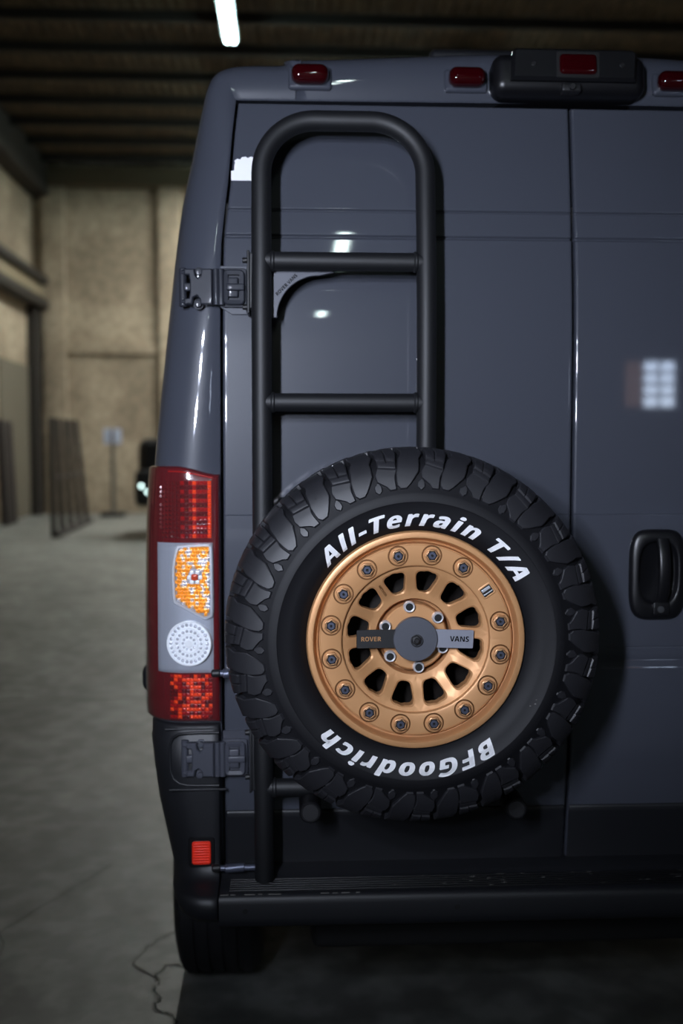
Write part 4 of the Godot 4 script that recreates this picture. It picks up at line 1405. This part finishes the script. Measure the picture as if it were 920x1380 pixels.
func rim(t: Node3D) -> void:
	var s := ST()
	# outer lip, groove, then the barrel behind
	lathe(s, [Vector2(0.2075, 0.088), Vector2(0.2085, 0.094), Vector2(0.2125, 0.096), Vector2(0.2155, 0.104), Vector2(0.2175, 0.116), Vector2(0.2195, 0.1185), Vector2(0.2265, 0.119), Vector2(0.2305, 0.1175), Vector2(0.2328, 0.113), Vector2(0.2335, 0.106), Vector2(0.2325, 0.09)], 128)
	var r := obj("rim", s, M.bronze, t, "satin bronze beadlock rim")
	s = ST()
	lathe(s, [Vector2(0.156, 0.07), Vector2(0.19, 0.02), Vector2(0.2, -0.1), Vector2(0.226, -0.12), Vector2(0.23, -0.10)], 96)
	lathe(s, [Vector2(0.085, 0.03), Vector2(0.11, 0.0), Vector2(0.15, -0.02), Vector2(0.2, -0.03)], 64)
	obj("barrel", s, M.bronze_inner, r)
	# beadlock ring with a window at one of its sixteen places
	s = ST()
	var zf := 0.109
	lathe(s, [Vector2(0.1575, 0.080), Vector2(0.1575, 0.104), Vector2(0.1595, 0.1075), Vector2(0.1635, zf), Vector2(0.2025, zf), Vector2(0.2045, 0.1075), Vector2(0.2055, 0.1075), Vector2(0.2062, 0.1055), Vector2(0.2075, 0.088)], 128, Transform3D(), 25)
	obj("beadlock_ring", s, M.bronze, r)
	for k in 16:
		var a := deg_to_rad(10.3 + 22.5 * k)
		var p := Vector3(sin(a) * 0.1835, cos(a) * 0.1835, zf)
		if k == 2:
			s = ST()
			var xf := Transform3D(Basis(Vector3.BACK, -a), p)
			var o := rrect(0.0255, 0.030, 0.005, 4)
			grid(s, [loop3(inset(o, 0.003), 0.0012, xf), loop3(inset(o, 0.001), 0.0018, xf), loop3(inset(o, -0.0012), 0.0004, xf)], false, true, 1)
			obj("ring_window_edge", s, M.bronze, r)
			s = ST(); prism(s, inset(o, 0.0028), -0.001, 0.0008, 0.0002, xf); obj("ring_window", s, M.bronze_inner, r, "small dark window in the ring")
			s = ST(); rbox(s, Vector3(-0.004, 0.0, 0.001), Vector3(0.006, 0.02, 0.001), 0.0004, xf); rbox(s, Vector3(0.005, 0.0, 0.001), Vector3(0.002, 0.022, 0.001), 0.0004, xf); obj("valve_stem", s, M.chrome, r)
			continue
		s = ST()
		var bx := Transform3D(Basis(Vector3.BACK, 0.3 * k), p)
		lathe(s, [Vector2(0.0188, 0.0004), Vector2(0.0196, 0.0010), Vector2(0.0214, 0.0010), Vector2(0.0220, 0.0)], 40, bx)
		obj("ring_seat", s, M.bronze_dark, r)
		s = ST()
		lathe(s, [Vector2(0.0112, 0.0070), Vector2(0.0122, 0.0078), Vector2(0.0150, 0.0066), Vector2(0.0160, 0.0050), Vector2(0.0162, 0.0)], 6, bx, 20.0)
		obj("ring_nut", s, M.bronze, r)
		s = ST()
		lathe(s, [Vector2(0, 0.0060), Vector2(0.0118, 0.0062), Vector2(0.0120, 0.0082), Vector2(0.0128, 0.0080)], 24, bx)
		obj("bolt_recess", s, M.dark, r)
		s = ST()
		lathe(s, [Vector2(0.0028, 0.0062), Vector2(0.0034, 0.0094), Vector2(0.0068, 0.0094), Vector2(0.0078, 0.0084), Vector2(0.0080, 0.0)], 16, bx)
		obj("ring_bolt", s, M.bolt, r)
	# spokes: a dished disc with twelve rounded windows
	s = ST()
	var face := func(rr: float) -> float: return lerpf(0.068, 0.098, smoothstep(0.085, 0.162, rr))
	var NN := 120
	for k in 12:
		var am := deg_to_rad(11.0 + 30.0 * k)
		var win := window_outline(NN, 0.0)
		var wide_win := window_outline(NN, 0.0028)
		var cell := []
		var rc := 0.1225
		for i in NN:
			var d: Vector2 = (win[i] - Vector2(0, rc)).normalized()
			# walk from the centre of the window to the edge of its sector
			var lo := 0.0
			var hi := 0.12
			for it in 26:
				var m := (lo + hi) / 2
				var q: Vector2 = Vector2(0, rc) + d * m
				var inside: bool = absf(atan2(q.x, q.y)) < deg_to_rad(15.0) and q.length() < 0.1578 and q.length() > 0.0865
				if inside: lo = m
				else: hi = m
			cell.append(Vector2(0, rc) + d * lo)
		var loops := []
		for L in [[cell, 0.0, 0], [wide_win, 0.0, 0], [win, -0.0025, 0], [win, -0.028, 1]]:
			var ring := PackedVector3Array()
			for q in L[0]:
				var p: Vector2 = q
				var z: float = face.call(p.length()) + L[1]
				var g: Vector2 = p.rotated(-am)
				ring.append(Vector3(g.x, g.y, z))
			loops.append(ring)
		loops.reverse()
		grid(s, [loops[2], loops[3]], false, true, 1)
		grid(s, [loops[1], loops[2]], false, true, 2)
		grid(s, [loops[0], loops[1]], false, true, 3)
	lathe(s, [Vector2(0.0805, 0.040), Vector2(0.0815, 0.0635), Vector2(0.0835, 0.0675), Vector2(0.0872, 0.0682)], 96)
	obj("spokes", s, M.bronze, r, "twelve spokes round rounded windows")
	s = ST()
	lathe(s, [Vector2(0.0, 0.070), Vector2(0.069, 0.070), Vector2(0.0715, 0.068), Vector2(0.0735, 0.062), Vector2(0.0745, 0.038), Vector2(0.081, 0.036)], 96)
	obj("hub_pad", s, M.bronze, r)
	s = ST()
	letters(s, "METHOD", font("Droid Sans"), 0.0052, 0.0005, func(p: Vector3) -> Vector3:
		var g := deg_to_rad(-34.0)
		var rr := 0.123 - p.x
		var q := Vector2(p.y, rr).rotated(-g)
		return Vector3(q.x, q.y, face.call(rr) + 0.0004 + p.z))
	obj("spoke_lettering", s, M.bronze_dark, r)
	for k in 6:
		var a := deg_to_rad(-9.0 + 60.0 * k)
		var xf := Transform3D(Basis(), Vector3(sin(a) * 0.0665, cos(a) * 0.0665, 0.070))
		s = ST()
		lathe(s, [Vector2(0, -0.012), Vector2(0.0078, -0.012), Vector2(0.0082, 0.009), Vector2(0.0108, 0.0095), Vector2(0.0122, 0.0075), Vector2(0.0132, 0.0)], 28, xf)
		var nut := obj("lug_nut", s, M.chrome, r)
		s = ST(); lathe(s, [Vector2(0, 0.0072), Vector2(0.0080, 0.0072), Vector2(0.0081, 0.004)], 24, xf); obj("nut_socket", s, M.dark, nut)

func window_outline(n: int, grow: float) -> Array:
	# rounded trapezoid, wider outwards: half widths at the two ends, in (tangential, radial) metres
	var r0 := 0.099 - grow
	var r1 := 0.1475 + grow
	var w0 := 0.0125 + grow
	var w1 := 0.0285 + grow
	var base_poly := PackedVector2Array()
	var arc := 7
	var corners := [Vector2(-w1, r1 - 0.002), Vector2(w1, r1 - 0.002), Vector2(w0, r0), Vector2(-w0, r0)]
	var rad := [0.017, 0.017, 0.014, 0.014]
	for i in 4:
		var p: Vector2 = corners[i]
		var a: Vector2 = (corners[(i + 3) % 4] - p).normalized()
		var b: Vector2 = (corners[(i + 1) % 4] - p).normalized()
		var half := a.angle_to(b) / 2.0
		var d: float = minf(rad[i] / absf(tan(half)), [0.020, 0.020, 0.0118, 0.0118][i])
		var st := p + a * d
		var en := p + b * d
		for k in arc + 1:
			var u := float(k) / arc
			base_poly.append(st.lerp(p, u).lerp(p.lerp(en, u), u))
		if i == 0:                                    # the outer edge bows outwards
			for k in range(1, 5): base_poly.append(en.lerp(Vector2(-en.x, en.y), k / 5.0) + Vector2(0, 0.0022 * sin(PI * k / 5.0)))
	# sample by direction from the centre
	var out := []
	var c := Vector2(0, 0.1225)
	for i in n:
		var dir := Vector2(cos(TAU * i / n), sin(TAU * i / n))
		var best := 0.02
		for j in base_poly.size():
			var hit = Geometry2D.segment_intersects_segment(c, c + dir * 0.2, base_poly[j], base_poly[(j + 1) % base_poly.size()])
			if hit != null: best = c.distance_to(hit)
		out.append(c + dir * best)
	return out

func retainer(t: Node3D) -> void:
	var s := ST()
	lathe(s, [Vector2(0, 0.1035), Vector2(0.046, 0.1035), Vector2(0.0473, 0.1022), Vector2(0.0473, 0.088), Vector2(0.03, 0.0875), Vector2(0.03, 0.068)], 72)
	var c := obj("wheel_retainer", s, M.plate, t, "black disc with two flat wings that clamps the wheel")
	for side in [-1.0, 1.0]:
		var xf := Transform3D(Basis(Vector3.UP, 0.05 if side > 0.0 else 0.03) * Basis(Vector3.BACK, -0.045 if side > 0.0 else 0.0), Vector3(0.042 * side, 0.001, 0.0965))
		s = ST()
		prism(s, rrect(0.085, 0.0395, 0.003, 3, Vector2(0.0415 * side, 0)), -0.002, 0.002, 0.0006, xf)
		obj("wing_plate", s, M.wing if side > 0.0 else M.black, c)
		s = ST()
		letters(s, "VANS" if side > 0.0 else "ROVER", font("Droid Sans"), 0.0112 if side > 0.0 else 0.0094, 0.0005, func(p: Vector3) -> Vector3: return xf * Vector3(0.0535 * side + p.x * 1.05, p.y, 0.0023 + p.z))
		obj("wing_lettering", s, M.text_dark if side > 0.0 else M.text_gold, c)
	s = ST()
	lathe(s, [Vector2(0, 0.104), Vector2(0.0045, 0.104), Vector2(0.006, 0.1025), Vector2(0.006, 0.098), Vector2(0.0095, 0.0975), Vector2(0.011, 0.096), Vector2(0.0115, 0.089)], 6, Transform3D(Basis(Vector3.BACK, 0.4), Vector3(0.001, -0.001, 0.014)))
	lathe(s, [Vector2(0.011, 0.0915), Vector2(0.0135, 0.0912), Vector2(0.0138, 0.089)], 28, Transform3D(Basis(), Vector3(0.003, -0.003, 0.014)))
	obj("centre_bolt", s, M.black, c)
